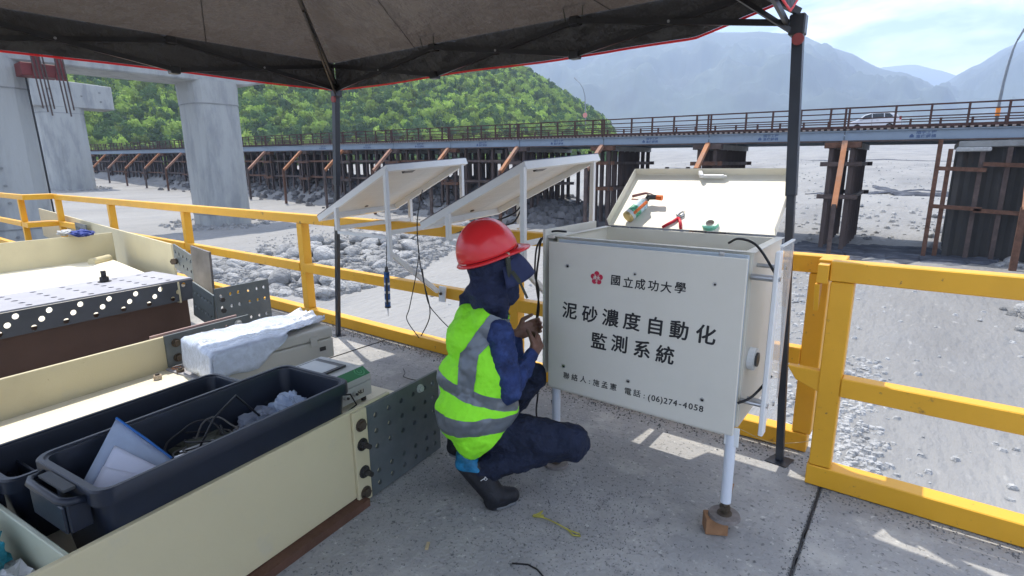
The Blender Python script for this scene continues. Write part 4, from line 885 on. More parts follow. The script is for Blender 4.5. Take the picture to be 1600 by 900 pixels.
# ================================================================ CANOPY TENT
X0, X1, Y0, Y1 = -3.78, -.53, -.70, 2.76; ZP = 3.0
tent = empty('canopy_tent', (X1, Y1, 0), 'black pop-up canopy tent with red hem shading the work deck', 'canopy')
def pole(x, y, bx, by):
    T_, B_ = Vector((x, y, 2.07)), Vector((bx, by, .006)); M_ = B_.lerp(T_, .63)
    b = MB(); b.bar(B_, M_, .034, .034); b.build('pole_lower', pole_black, tent, bevel=.002)
    b = MB(); b.bar(M_, B_.lerp(T_, .965), .044, .044); b.build('pole_upper', pole_black, tent, bevel=.002)
    b = MB(); b.prism([(-.06, -.05), (.04, -.06), (.06, .04), (-.03, .05)], (bx, by, .0), (1, 0, 0), (0, 1, 0), (0, 0, 1), .005); b.build('foot_plate', pole_black, tent)
    b = MB(); b.box((x-.032, y-.032, 1.985), (x+.032, y+.032, 2.07)); b.build('corner_bracket', truss_paint, tent, bevel=.006)
    b = MB(); b.cyl((x+.012, y-.033, 1.965), (x+.012, y-.046, 1.965), .024, n=14); b.build('red_button', mat('dull_red_button', (.25, .05, .045), .6), tent)
for x, y, bx, by in ((X0, Y1, -4.0, 2.75), (X1, Y1, -.42, 2.77), (X0, Y0, -3.9, -.8), (X1, Y0, -.42, -.8)): pole(x, y, bx, by)

def truss(P, Q, off):
    P, Q, off = Vector(P), Vector(Q), Vector(off); n = 3
    for i in range(n):
        a, c = P.lerp(Q, i/n), P.lerp(Q, (i+1)/n); lo, hi = 2.035, 2.205; cc = .0
        b = MB(); b.bar((a.x, a.y, lo if i % 2 == 0 else lo), (c.x, c.y, hi), .014, .026, up=(0, 0, 1)); b.build('truss_bar', truss_paint, tent)
        b = MB(); b.bar((a.x+off.x, a.y+off.y, hi), (c.x+off.x, c.y+off.y, lo), .014, .026, up=(0, 0, 1)); b.build('truss_bar', truss_paint, tent)
        m = (a+c)/2; b = MB(); b.cyl((m.x-off.x, m.y-off.y, 2.12), (m.x+off.x*1.6, m.y+off.y*1.6, 2.12), .007, n=8); b.build('pivot_bolt', chrome, tent)
        if i < n-1:
            for z in (lo, hi): b = MB(); b.box((c.x-.028, c.y-.028, z-.022), (c.x+.028, c.y+.028, z+.022)); b.build('joint_block', truss_paint, tent, bevel=.005)
truss((X0+.03, Y1-.02, 0), (X1-.03, Y1-.02, 0), (0, -.018, 0)); truss((X0+.02, Y0, 0), (X0+.02, Y1-.03, 0), (.018, 0, 0)); truss((X1-.02, Y0, 0), (X1-.02, Y1-.03, 0), (-.018, 0, 0)); truss((X0+.03, Y0+.02, 0), (X1-.03, Y0+.02, 0), (0, .018, 0))
pk = Vector(((X0+X1)/2, (Y0+Y1)/2, ZP-.06))
for x, y in ((X0, Y1), (X1, Y1), (X0, Y0), (X1, Y0)):
    c = Vector((x, y, 2.08)); q = c.lerp(pk, .5)+Vector((0, 0, .02))
    b = MB(); b.bar(c, q, .02, .028); b.build('rafter', truss_paint, tent); b = MB(); b.bar(q, pk, .018, .025); b.build('rafter', truss_paint, tent)
    b = MB(); b.bar(Vector((x, y, 1.99)), c.lerp(pk, .36), .012, .02); b.build('rafter_brace', truss_paint, tent)
b = MB(); b.cyl((pk.x, pk.y, 2.72), (pk.x, pk.y, ZP-.02), .025, n=10); b.build('peak_hub', truss_paint, tent)
# roof: four panels sagging between the ridges, then the valance
E_ = .0; cx_, cy_ = (X0+X1)/2, (Y0+Y1)/2; hx_, hy_ = (X1-X0)/2+E_, (Y1-Y0)/2+E_
nS, nT = 40, 18
def roofp(side, s, t):     # s along the eave -1..1, t 0 at the eave .. 1 at the peak
    k = 1-t; x, y = ((s*hx_*k, hy_*k), (hx_*k, -s*hy_*k), (-s*hx_*k, -hy_*k), (-hx_*k, s*hy_*k))[side]
    z = 2.235+(ZP-2.235)*t; sag = (1-abs(s))**.8*math.sin(math.pi*min(1, t*1.0))*.10
    z -= sag*.7; wr = .016*math.sin((abs(s)**3)*34+t*9)*(1-t)**2*abs(s)*min(1, t*5); z += wr + .012*fnoise(x*2, y*2, side)*(1-t)*min(1, t*6)
    if t < .02: z -= .05*(1-abs(s)**4)*0
    return Vector((cx_+x, cy_+y, z))
for side in range(4):
    b = MB()
    for i in range(nS+1):
        s = -1+2*i/nS
        for j in range(nT+1): b.v.append(roofp(side, s, .999*j/nT))
    b.f = [(i*(nT+1)+j, (i+1)*(nT+1)+j, (i+1)*(nT+1)+j+1, i*(nT+1)+j+1) for i in range(nS) for j in range(nT)]; b.mi = [0]*len(b.f)
    b.build('roof_panel', fabric, tent, smooth=True)
    b = MB(); bt = MB(); nV = 6
    def vp(s, q, o=0):
        e = roofp(side, s, 0); dn = Vector(((0, 1, 0), (1, 0, 0), (0, -1, 0), (-1, 0, 0))[side])
        drop = (.195+.004*math.sin(s*7+side)) * (1-(.62 if side == 0 else 0)*max(0, s-.72)/.28)*(1-(.62 if side == 1 else 0)*max(0, -s-.85)/.15)
        return e + dn*(.004*math.sin(s*9+side*2)*q*(1-s**8) + .02*q*(1-s**8)+o - .008*q*fnoise(s*3, side, 1)*(1-s**8)) - Vector((0, 0, -.002+drop*q)) + dn*.003
    for i in range(nS*2+1):
        s = -1+i/nS
        for j in range(nV+1): b.v.append(vp(s, j/nV))
        for j in range(2): bt.v.append(vp(s, 1+.0*j, .002)-Vector((0, 0, .001+.011*j)))
    n1, n2 = nV+1, 2
    b.f = [(i*n1+j, (i+1)*n1+j, (i+1)*n1+j+1, i*n1+j+1) for i in range(nS*2) for j in range(nV)]; b.mi = [0]*len(b.f); b.build('valance', valance_m, tent, smooth=True)
    bt.f = [(i*2, (i+1)*2, (i+1)*2+1, i*2+1) for i in range(nS*2)]; bt.mi = [0]*len(bt.f); o = bt.build('red_hem', redtrim, tent, smooth=True); md = o.modifiers.new('thickness', 'SOLIDIFY'); md.thickness = .003
for side in range(4):      # sewn seams along the ridges of the roof
    for k_ in (-.45, .45):
        b = MB(); b.tube([roofp(side, k_, t)-Vector((0, 0, .004)) for t in np.linspace(0, .95, 16)], .0025, n=4); b.build('seam', valance_m, tent)
for (x, z) in ((-2.70, 2.21), (-1.61, 2.20)):   # hook-and-loop straps round the high joints
    b = MB(); b.tube([(x-.05, 2.70, z), (x-.06, 2.68, z+.09), (x+.07, 2.68, z+.10), (x+.05, 2.70, z)], .004, n=4); b.build('strap_loop', strapm, tent)
    for k in (0, .07): b = MB(); b.box((x+k, 2.795, 2.07), (x+k+.008, 2.802, 2.20)); b.build('velcro_strip', truss_paint, tent)

# ================================================================ INSTRUMENT CABINET
cab = empty('instrument_cabinet', (-.9, 2.3, .1), 'pale steel instrument cabinet on four legs with black Chinese lettering and open lid', 'cabinet')
XA, XB, YF, YK, ZB_, ZT = -1.315, -.475, 2.02, 2.60, .435, 1.12
def cb_(name, m, lo, hi, bevel=.002, **kw): b = MB(); b.box(lo, hi); return b.build(name, m, cab, bevel=bevel, **kw)
cb_('front_shield', box_paint, (XA, YF, ZB_), (XB, YF+.012, ZT), .0025)
cb_('inner_front', box_blue, (XA+.02, YF+.062, ZB_+.01), (XB-.01, YF+.066, ZT+.004))
cb_('front_lip', box_blue, (XA+.02, YF+.05, ZT-.022), (XB-.01, YF+.0618, ZT+.006))
cb_('body_front', box_in, (XA-.01, YF+.085, ZB_), (XB-.006, YF+.09, ZT+.012))
cb_('side_wall', box_in, (XA-.012, YF+.092, ZB_), (XA-.008, YK-.004, ZT+.012)); cb_('side_wall', box_paint, (XB-.008, YF+.092, ZB_), (XB-.004, YK-.004, ZT+.012))
cb_('top_flange', box_paint, (XB-.03, YF+.092, ZT+.0125), (XB+.006, YK, ZT+.0165)); cb_('top_flange', box_paint, (XA-.02, YF+.092, ZT+.0125), (XA+.012, YK, ZT+.0165)); cb_('top_flange', box_paint, (XA-.02, YF+.068, ZT+.0125), (XB+.006, YF+.0915, ZT+.0165))
cb_('back_wall', box_in, (XA-.012, YK-.003, ZB_), (XB-.004, YK+.002, ZT+.012)); cb_('floor_panel', box_in, (XA, YF+.092, ZB_), (XB-.009, YK-.004, ZB_+.004))
cb_('left_shield', box_paint, (XA-.062, YF+.045, ZB_+.035), (XA-.048, YK-.05, ZT+.045)); cb_('left_shield_edge', box_paint, (XA-.047, YF+.06, ZT+.005), (XA-.012, YF+.22, ZT+.02))
cb_('lock_tab', chrome, (XB-.115, YF+.045, ZT-.028), (XB-.095, YF+.0495, ZT+.014))
for u, v in ((887, 415.6), (992, 428), (1117, 444), (881, 572), (981.5, 595.5), (1097, 624.7)):
    p = aty(u, v, YF); b = MB(); b.cyl((p.x, YF-.0025, p.z), (p.x, YF-.0003, p.z), .0085, n=14); s_ = b.build('screw_head', chrome, cab); b = MB(); b.cyl((p.x+.001, YF-.0032, p.z-.001), (p.x+.001, YF-.0026, p.z-.001), .0045, n=10); b.build('screw_recess', boltb, s_)
def leg(x, y, block=True):
    b = MB(); z0 = 0 if block else -.067; b.cyl((x, y, .135+z0), (x, y, ZB_-.002), .0205, n=18); b.build('leg', mat('white_leg_paint', (.66, .70, .76), .4, var=.03), cab, smooth=False)
    b = MB(); b.cyl((x, y, .085+z0), (x, y, .134+z0), .012, n=12); b.build('threaded_rod', boltm, cab)
    b = MB(); b.cyl((x, y, .102+z0), (x, y, .118+z0), .021, n=6); b.build('levelling_nut', boltm, cab)
    b = MB(); b.cyl((x, y, .070+z0), (x, y, .082+z0), .062, .058, n=24); b.build('foot_disc', mat('dusty_disc', (.20, .18, .17), .7, metal=.3, var=.3, vscale=30), cab)
    b = MB(); b.cyl((x, y, .0822+z0), (x, y, .087+z0), .028, n=20); b.build('foot_ring', boltm, cab)
    if block: b = MB(); b.box((x-.075, y-.035, .003), (x+.01, y+.035, .069), Matrix.Translation(Vector((x, y, 0))) @ Matrix.Rotation(.5, 4, 'Z') @ Matrix.Translation(Vector((-x, -y, 0)))); tag(b.build('wood_block', wood, bevel=.002), ('small wooden block under the front right foot of the cabinet' if x > -1 else 'wooden block under the front left foot of the cabinet, behind the worker'), 'wood block')
leg(XB-.012, YF+.03); leg(XA+.01, YF+.06, False)
for x in (XA+.1, XB-.1): cb_('rear_bracket', white_al, (x-.02, YK+.0025, ZB_+.0), (x+.02, 2.90, ZB_+.03))
b = MB(); b.bar((XB-.03, 2.11, .02), (XB-.015, 2.13, .17), .018, .03); tag(b.build('wood_wedge', wood), 'thin upright wooden wedge behind the front right foot of the cabinet', 'wood wedge')
cb_('leg_gusset', white_al, (XB-.035, YF+.016, ZB_-.05), (XB+.02, YF+.02, ZB_+.03)); cb_('bottom_rail', box_paint, (XA, YF+.014, ZB_-.012), (XB-.04, YF+.045, ZB_-.001)); 
b = MB(); b.prism([(0, 0), (.03, -.07), (.055, -.07), (.03, .0)], (XB-.03, YF+.05, ZB_), (0, 1, 0), (0, 0, 1), (1, 0, 0), .02); b.build('leg_gusset', box_paint, cab)
# right shield: clear sheet with a white frame strip, on stand-off rods
cb_('right_shield', white_al, (XB+.075, YF+.06, ZB_+.0), (XB+.092, YF+.11, ZT+.025), .003)
cb_('right_shield_sheet', acrylic, (XB+.080, YF+.1105, ZB_+.03), (XB+.087, YF+.33, ZT+.035), .001); cb_('sheet_edge', mat('brown_paper_edge', (.45, .28, .18), .7), (XB+.080, YF+.331, ZB_+.06), (XB+.087, YF+.334, ZT+.02), 0)
cb_('sheet_top_edge', white_al, (XB+.078, YF+.1105, ZT+.036), (XB+.090, YF+.33, ZT+.042), 0)
for y, z, r in ((YF+.075, 1.045, .012), (YF+.16, 1.075, .008), (YF+.08, .555, .010), (YF+.20, .52, .008)):
    b = MB(); b.cyl((XB-.003, y, z), (XB+.0745, y, z), r, n=12); b.build('standoff_rod', chrome, cab); b = MB(); b.cyl((XB+.0925, y, z), (XB+.098, y, z), .009, n=6); b.build('rod_nut', chrome, cab)
b = MB(); b.cyl((XB-.003, YF+.17, .70), (XB+.022, YF+.17, .70), .045, n=20); b.build('cable_port', white_al, cab); b = MB(); b.cyl((XB+.0222, YF+.17, .70), (XB+.03, YF+.17, .70), .028, n=16); b.build('port_plug', frame_dk, cab); 
for pts in ([(-.62, 2.30, 1.135), (-.56, 2.22, 1.165), (-.48, 2.16, 1.15), (-.405, 2.13, 1.06)], [(XB, YF+.03, .56), (-.43, 2.08, .59), (-.385, 2.15, .66)]): b = MB(); b.tube(spline(pts), .005, n=7); b.build('cable', black, cab, smooth=True)
# lid, opened beyond the box
HN = Vector((0, YK+.004, ZT+.018)); TD = Vector((0, .35, .275)).normalized(); NL = Vector((0, -TD.z, TD.y)); LL = .415
LX0, LX1 = XA-.005, -.505
def lidbox(name, m, a0, a1, n0, n1, x0, x1, bevel=.002):
    b = MB(); vs = []
    for nn in (n0, n1):
        for (x, a) in ((x0, a0), (x1, a0), (x1, a1), (x0, a1)): vs.append(Vector((x, 0, 0))+HN+TD*a+NL*nn)
    b.add(vs, [(0, 3, 2, 1), (4, 5, 6, 7), (0, 1, 5, 4), (1, 2, 6, 5), (2, 3, 7, 6), (3, 0, 4, 7)]); return b.build(name, m, cab, bevel=bevel)
lidbox('lid_panel', box_in, 0, LL, 0, .004, LX0, LX1); lidbox('lid_lip', box_in, LL-.004, LL, .0042, .045, LX0, LX1); lidbox('lid_lip', box_in, .0, LL-.0042, .0042, .045, LX0, LX0+.004); lidbox('lid_lip', box_in, .0, LL-.0042, .0042, .045, LX1-.004, LX1)
def lp_(x, a, n): return Vector((x, 0, 0))+HN+TD*a+NL*n
b = MB(); b.cyl(lp_(-.93, LL-.035, .02), lp_(-.83, LL-.035, .02), .011, n=12); b.cyl(lp_(-.83, LL-.035, .02), lp_(-.815, LL-.035, .02), .006, n=10); lt = b.build('lid_latch', white_pl, cab, kind='stuff'); lt.pop('kind', None) if False else None
b = MB(); b.bar(lp_(-.955, LL-.012, .03), lp_(-.935, LL-.05, .03), .02, .02); b.build('latch_cam', white_pl, cab, bevel=.003)
# lettering
def put(txt, u, v, size, sx=1.0, off=.0022, m=ink, **kw): p = aty(u, v, YF); return text_mesh(txt, size, 'lettering', m, cab, fmx((p.x, YF-.0006, p.z), (1, 0, 0), (0, 0, 1)), offset=0, weight=off, sx=sx, shear=.05, **kw)
def cr(u, v): return 840+u/2.812, 380+v/2.812
for ch, u, v in zip('國立成功大學', (342, 397, 450, 508, 564, 626), (166, 177, 184, 190, 197, 200)): put(ch, *cr(u, v), .047, off=.0010)
for ch, u, v in zip('泥砂濃度自動化', (140, 228, 318, 412, 515, 620, 737), (301, 318, 334, 350, 370, 388, 408)): put(ch, *cr(u, v), .079, off=.0019)
for ch, u, v in zip('監測系統', (268, 358, 457, 558), (436, 448, 472, 496)): put(ch, *cr(u, v), .079, off=.0019)
for ch, u, v in zip('聯絡人', (126, 162, 200), (584, 592, 600)): put(ch, *cr(u, v), .034, off=.0005)
for ch, u, v in zip('施孟憲', (257, 294, 332), (616, 625, 634)): put(ch, *cr(u, v), .034, off=.0005)
for ch, u, v in zip('電話', (396, 436), (653, 662)): put(ch, *cr(u, v), .034, off=.0005)
put(':', *cr(228, 608), .034, off=.0006); put(':', *cr(468, 671), .034, off=.0006)
for ch, u, v in zip('(06)274-4058', (489, 508, 528, 545, 562, 583, 604, 626, 647, 672, 695, 718), (678, 682, 686, 690, 694, 699, 703, 706, 713, 718, 723, 729)): put(ch, *cr(u, v), .036, off=.0007, sx=1.0)
# plum-blossom emblem
ec = aty(*cr(260, 153), YF); Rm = .030
em = None
for i in range(5):
    a = math.pi/2+i*2*math.pi/5; c = (math.cos(a)*Rm*.60, math.sin(a)*Rm*.60); pl_ = []
    for t in np.linspace(-2.5, 2.5, 15): pl_.append((c[0]+math.cos(a+t)*Rm*.40, c[1]+math.sin(a+t)*Rm*.40))
    pl_.append((c[0]*-.02, c[1]*-.02))
    b = MB(); b.prism(pl_, (ec.x, YF-.0005-.00012*i, ec.z), (1, 0, 0), (0, 0, 1), (0, -1, 0), .0001); p_ = b.build('emblem_petal', redink, cab)
    a2 = a+math.pi/5
    for da, r0, r1 in ((-.18, .25, .62), (0, .25, .78), (.18, .25, .62)): b = MB(); b.bar((ec.x+math.cos(a2+da*2)*Rm*r0, YF-.0016, ec.z+math.sin(a2+da*2)*Rm*r0), (ec.x+math.cos(a2+da)*Rm*r1, YF-.0016, ec.z+math.sin(a2+da)*Rm*r1), .0015, .0004); b.build('emblem_stamen', box_paint, p_)
text_mesh('成大', .016, 'emblem_lettering', box_paint, cab, fmx((ec.x, YF-.0019, ec.z), (1, 0, 0), (0, 0, 1)), offset=.0006)
# things lying in the lid
tc_ = empty('gas_torch', lp_(-1.20, .20, .02), 'small blow torch can with green and white print lying in the open lid', 'blow torch')
d = (lp_(-1.155, .25, 0)-lp_(-1.215, .10, 0)).normalized(); p0 = lp_(-1.215, .03, .036); 
b = MB(); b.cyl(p0, p0+d*.012, .030, .032, n=20); b.build('can_base', mat('gold_can', (.55, .42, .18), .4, metal=.5), tc_, smooth=False)
for i, (m, l0, l1) in enumerate(((mat('print_white', (.62, .65, .62), .35), .012, .03), (mat('print_green', (.10, .38, .22), .35, var=.8, vscale=60), .03, .07), (mat('print_paleblue', (.45, .62, .68), .35, var=.4, vscale=60), .07, .12))): b = MB(); b.cyl(p0+d*(l0+.0002), p0+d*l1, .032, n=20); b.build('can_print', m, tc_)
b = MB(); b.bar(p0+d*.014+Vector((.025, -.008, .012)), p0+d*.118+Vector((.025, -.008, .012)), .020, .018); b.build('orange_stripe', mat('print_orange', (.75, .18, .05), .4, var=.4, vscale=50), tc_, bevel=.006)
b = MB(); b.cyl(p0+d*.1203, p0+d*.145, .031, .014, n=20); b.build('can_shoulder', chrome, tc_)
q = p0+d*.16; b = MB(); b.tube([q-d*.012, q+Vector((.0, 0, .01)), q+Vector((.045, .0, .008))], [.014, .017, .012], n=10); b.build('torch_head', frame_dk, tc_, smooth=True)
b = MB(); b.cyl(q+Vector((.046, 0, .008)), q+Vector((.075, 0, .006)), .014, n=14); b.build('nozzle', mat('orange_nozzle', (.8, .16, .03), .4), tc_)
b = MB(); b.tube([q+Vector((.02, 0, .02)), q+Vector((-.02, .01, .028)), q+Vector((-.09, .0, .01))], [.006, .007, .008], n=7); b.build('handle_arm', mat('maroon_grip', (.25, .12, .12), .4), tc_, smooth=True)
b = MB(); b.tube([q+Vector((-.01, 0, .0)), q+Vector((-.05, -.012, -.005)), q+Vector((-.085, -.02, -.004))], .005, n=7); b.build('trigger', mat('pink_grip', (.6, .35, .32), .4), tc_, smooth=True)
pl__ = empty('pliers', lp_(-.97, .10, .01), 'red-handled cutting pliers lying open in the lid', 'pliers'); c = lp_(-.965, .075, .012)
for s in (-1, 1):
    b = MB(); b.tube([c, c+Vector((s*.018, 0, 0))-TD*.03, c+Vector((s*(.034 if s > 0 else .058), 0, 0))-TD*.075], [.006, .008, .007], n=7); b.build('grip', mat('red_grip', (.6, .03, .05), .4), pl__, smooth=True)
    b = MB(); b.tube([c, c+Vector((s*.014, 0, 0))+TD*.018, c+Vector((s*.003+.01, 0, 0))+TD*.045], [.007, .008, .003], n=6); b.build('jaw', chrome, pl__, smooth=True)
tp = empty('tape_roll', lp_(-.80, .05, .005), 'roll of mint green electrical tape lying in the lid near the hinge', 'tape roll'); c = lp_(-.80, .038, .0045)
b = MB(); n = 24
vs = [c+Vector((math.cos(t)*r, 0, 0))+TD*math.sin(t)*r+NL*h for r, h in ((.037, 0), (.037, .018), (.021, .018), (.021, 0)) for t in [2*math.pi*i/n for i in range(n)]]
b.add(vs, [(i*n+j, i*n+(j+1) % n, ((i+1) % 4)*n+(j+1) % n, ((i+1) % 4)*n+j) for i in range(4) for j in range(n)]); b.build('tape_winding', mat('mint_tape', (.22, .62, .42), .35), tp)
b = MB(); vs = [c+Vector((math.cos(t)*r, 0, 0))+TD*math.sin(t)*r+NL*h for r, h in ((.0208, 0), (.0208, .019), (.018, .019), (.018, 0)) for t in [2*math.pi*i/n for i in range(n)]]
b.add(vs, [(i*n+j, i*n+(j+1) % n, ((i+1) % 4)*n+(j+1) % n, ((i+1) % 4)*n+j) for i in range(4) for j in range(n)]); b.build('tape_core', mat('cardboard', (.4, .36, .33), .8), tp)

# ================================================================ SOLAR PANELS
def solar():
    r = empty('solar_panel', (-3.6, 3.45, .9), 'left solar panel seen from its pale underside, tilted over the railing', 'solar panel', 'tilted solar panels on white brackets')
    A, B_, Cc, D_ = Vector((-4.62, 3.06, .965)), Vector((-3.585, 3.06, 1.435)), Vector((-3.52, 3.98, 1.495)), Vector((-4.56, 3.98, 1.02))
    nrm = (B_-A).cross(D_-A).normalized()
    def slab(a, b_, c, d, n0, n1, nm, m): q = MB(); q.add([p+nrm*n0 for p in (a, b_, c, d)]+[p+nrm*n1 for p in (a, b_, c, d)], [(3, 2, 1, 0), (4, 5, 6, 7), (0, 1, 5, 4), (1, 2, 6, 5), (2, 3, 7, 6), (3, 0, 4, 7)]); return q.build(nm, m, r)
    slab(A, B_, Cc, D_, .028, .034, 'backsheet', backsheet); slab(A, B_, Cc, D_, .0345, .040, 'glass_face', pvglass)
    def lp(u, v): return A.lerp(B_, u).lerp(D_.lerp(Cc, u), v)
    for (u0, v0, u1, v1) in ((0, 0, 1, .035), (0, .965, 1, 1), (0, .0352, .03, .9648), (.97, .0352, 1, .9648)): slab(lp(u0, v0), lp(u1, v0), lp(u1, v1), lp(u0, v1), -.022, .0278, 'frame_side', white_al)
    for i in range(1, 9): slab(lp(.03+.104*i, .04), lp(.033+.104*i, .04), lp(.033+.104*i, .96), lp(.03+.104*i, .96), .0272, .0278, 'cell_gap', mat('cell_gap_line', (.72, .72, .70), .5))
    for j in (.35, .65): slab(lp(.04, j), lp(.96, j), lp(.96, j+.004), lp(.04, j+.004), .0265, .027, 'cell_gap', mat('cell_gap_line', (.72, .72, .70), .5))
    slab(lp(.86, .30), lp(.94, .30), lp(.94, .42), lp(.86, .42), .005, .0260, 'junction_box', frame_dk)
    for (u, v) in ((.88, .10), (.90, .88), (.10, .5)): slab(lp(u, v), lp(u+.02, v), lp(u+.02, v+.03), lp(u, v+.03), .018, .0262, 'clip', boltm)
    def br(nm, p, q, w=.035, h=.035): b = MB(); b.bar(p, q, w, h); return b.build(nm, white_al, r, bevel=.002)
    br('tall_leg', (-3.60, 3.05, .66), (-3.60, 3.05, 1.43)); br('tall_leg', (-3.55, 3.93, .93), (-3.55, 3.93, 1.47)); br('short_leg', (-4.31, 3.05, .88), (-4.31, 3.05, 1.09)); br('short_leg', (-4.28, 3.93, .88), (-4.28, 3.93, 1.12))
    br('base_bar', (-4.31, 3.07, .905), (-4.28, 3.91, .915)); br('base_bar', (-3.60, 3.07, .905), (-3.55, 3.91, .925)); br('base_bar', (-4.29, 3.045, .865), (-3.62, 3.045, .865), .03, .03)
    pre = lambda p: CO+(Vector(p)-CO)/SK
    br('bracket_arm', (-3.60, 3.06, .72), pre((-2.86, 2.86, .53)), .035, .04); c = pre((-2.84, 2.880, .51)); b = MB(); b.prism([(-.04, -.08), (.04, -.08), (.055, .07), (-.03, .07)], c, (1, 0, 0), (0, 0, 1), (0, 1, 0), .015); b.build('clamp_plate', white_al, r); b = MB(); b.cyl(c-Vector((0, .018, 0)), c-Vector((0, .001, 0)), .014, n=6); b.build('clamp_bolt', boltm, r)
    return r
SK = .80
s1 = solar()
s2 = s1.copy(); C.objects.link(s2); s1.scale = (SK,)*3; s1.location = CO+(s1.location-CO)*SK; s2.scale = s1.scale; s2.location = s1.location+Vector((1.405*SK, 0, .01)); s2['label'] = 'right solar panel directly behind the red helmet, pale underside showing'
for ch in [o for o in C.objects if o.parent == s1]: c = ch.copy(); C.objects.link(c); c.parent = s2
def cable(pts, r, name, label, m=black, n=7, sub=6):
    b = MB(); b.tube(spline(pts, sub), r, n=n); return tag(b.build(name, m, smooth=True), label, 'cable')
def ay(L_, y): return [aty(u, v, y) for u, v in L_]
cable([atx(660, 297, -3.0)]+ay([(652, 345), (655, 400), (662, 440), (672, 490), (658, 525)], 2.62), .004, 'panel_cable', 'black cable dropping from the left solar panel to the bottom rail')
cable(ay([(655, 395), (650, 430), (640, 480), (636, 500), (655, 528)], 2.64), .0035, 'panel_cable', 'thin black cable hanging in a V just left of the other one')
cable(ay([(660, 420), (668, 470), (685, 495), (710, 520)], 2.66), .0035, 'panel_cable', 'black cable sagging right behind the worker in the green vest')
cable([aty(u, v, 2.12) for u, v in ((885, 362), (862, 362), (846, 375), (842, 400), (838, 440), (842, 480), (836, 515))], .005, 'control_cable', 'bundle of black cable hanging down the left edge of the cabinet')
cable([aty(u, v, 2.10) for u, v in ((846, 372), (838, 390), (836, 430), (842, 455), (838, 500))], .0045, 'control_cable', 'second black cable looped beside the left edge of the cabinet')
cable([aty(u, v, 2.10) for u, v in ((840, 545), (828, 580), (840, 610), (838, 645), (845, 690))], .0045, 'control_cable', 'thin black cable hanging below the worker hands')
cable([aty(u, v, 2.2) for u, v in ((862, 625), (868, 650), (874, 680), (870, 700))], .0045, 'control_cable', 'black cable curling down beside the left leg of the cabinet')
cable([aty(u, v, 2.35) for u, v in ((850, 368), (870, 358), (890, 360), (905, 372))], .006, 'control_cable', 'red cable arching over the left rear corner of the cabinet', mat('red_cable', (.45, .03, .04), .5))
cable([aty(u, v, 2.6) for u, v in ((700, 372), (720, 362), (760, 350), (800, 335), (815, 322), (805, 345), (790, 352))], .005, 'panel_cable', 'tangled black cable lying under the right solar panel')
# caulking cartridge hanging from the panel frame
CYY = 2.46
ca = aty(605, 435, CYY); cz = aty(606, 478, CYY); ct = empty('sealant_cartridge', (ca.x, CYY, cz.z-.03), 'blue, white and black sealant cartridge hanging on a cord under the left panel', 'sealant cartridge')
b = MB(); b.tube([aty(604, 360, CYY), aty(604, 405, CYY), aty(604, 418, CYY)], .003, n=5); b.build('cord', black, ct)
top, bot = aty(604, 425, CYY), aty(606, 478, CYY); dd = (bot-top)
b = MB(); b.cyl(top, top+dd*.999, .020, n=16); b.build('tube_body', mat('print_blue', (.02, .10, .30), .3, var=.8, vscale=25), ct)
for t, m in ((.30, white_pl), (.55, white_pl), (.8, white_pl)): b = MB(); c = top+dd*t; b.cyl(c, c+dd*.07, .0203, n=16); b.build('tube_band', m, ct)
b = MB(); b.bar(top+dd*.15+Vector((.012, -.014, 0)), top+dd*.95+Vector((.012, -.014, 0)), .016, .014); b.build('dark_print', frame_dk, ct, bevel=.004)
b = MB(); b.cyl(bot, bot+dd*.05, .0215, n=16); b.build('tube_cap', frame_dk, ct); b = MB(); b.cyl(bot+dd*.0505, bot+dd*.30, .006, .002, n=8); b.build('nozzle', white_pl, ct)
b = MB(); b.cyl(top-dd*.14, top-dd*.002, .010, .014, n=10); b.build('hook_cap', frame_dk, ct)

# ================================================================ LITTER ON THE DECK
yt = empty('yellow_strap', atz(875, 818), 'flattened yellow plastic strap lying on the shaded concrete', 'strap')
b = MB(); P = [atz(u, v, .006) for u, v in ((833, 806), (842, 802), (848, 798), (842, 806), (858, 812), (874, 820), (888, 828), (905, 834), (907, 838), (895, 836), (886, 826))]
b.tube(P, .0035, n=4); b.build('strap_band', yellow_tie, yt); b = MB(); b.prism([(0, 0), (.05, .008), (.045, .028), (.0, .018)], atz(832, 808, .003), (.9, .3, 0), (-.3, .9, 0), (0, 0, 1), .004); b.build('strap_end', yellow_tie, yt)
b = MB(); b.box((-.006, -.02, 0), (.006, .02, .006)); o = b.build('cigarette_end', mat('stub', (.45, .36, .22), .7), world=False); o.location = atz(668, 854, .002); o.rotation_euler = (0, 0, .6); tag(o, 'small tan cigarette end lying on the concrete near the bottom', 'cigarette end')
b = MB(); P = [atz(u, v, .004) for u, v in ((800, 880), (825, 882), (840, 890), (850, 902))]; b.tube(P, .003, n=5); tag(b.build('thin_wire', black), 'thin black wire curving on the concrete at the bottom edge', 'wire')
cable([atz(u, v, .01) for u, v in ((630, 576), (633, 583), (630, 588), (640, 592), (650, 594))], .003, 'thin_wire', 'twist of thin dark wire on the concrete behind the splice plate', sub=3)
cable([atz(1152, 668, .05), atz(1200, 690, .06), aty(1240, 692, 2.9), aty(1270, 688, 2.9)], .0015, 'pale_string', 'thin pale string tied across the bottom rail behind the tent pole', mat('string', (.5, .42, .25), .8))

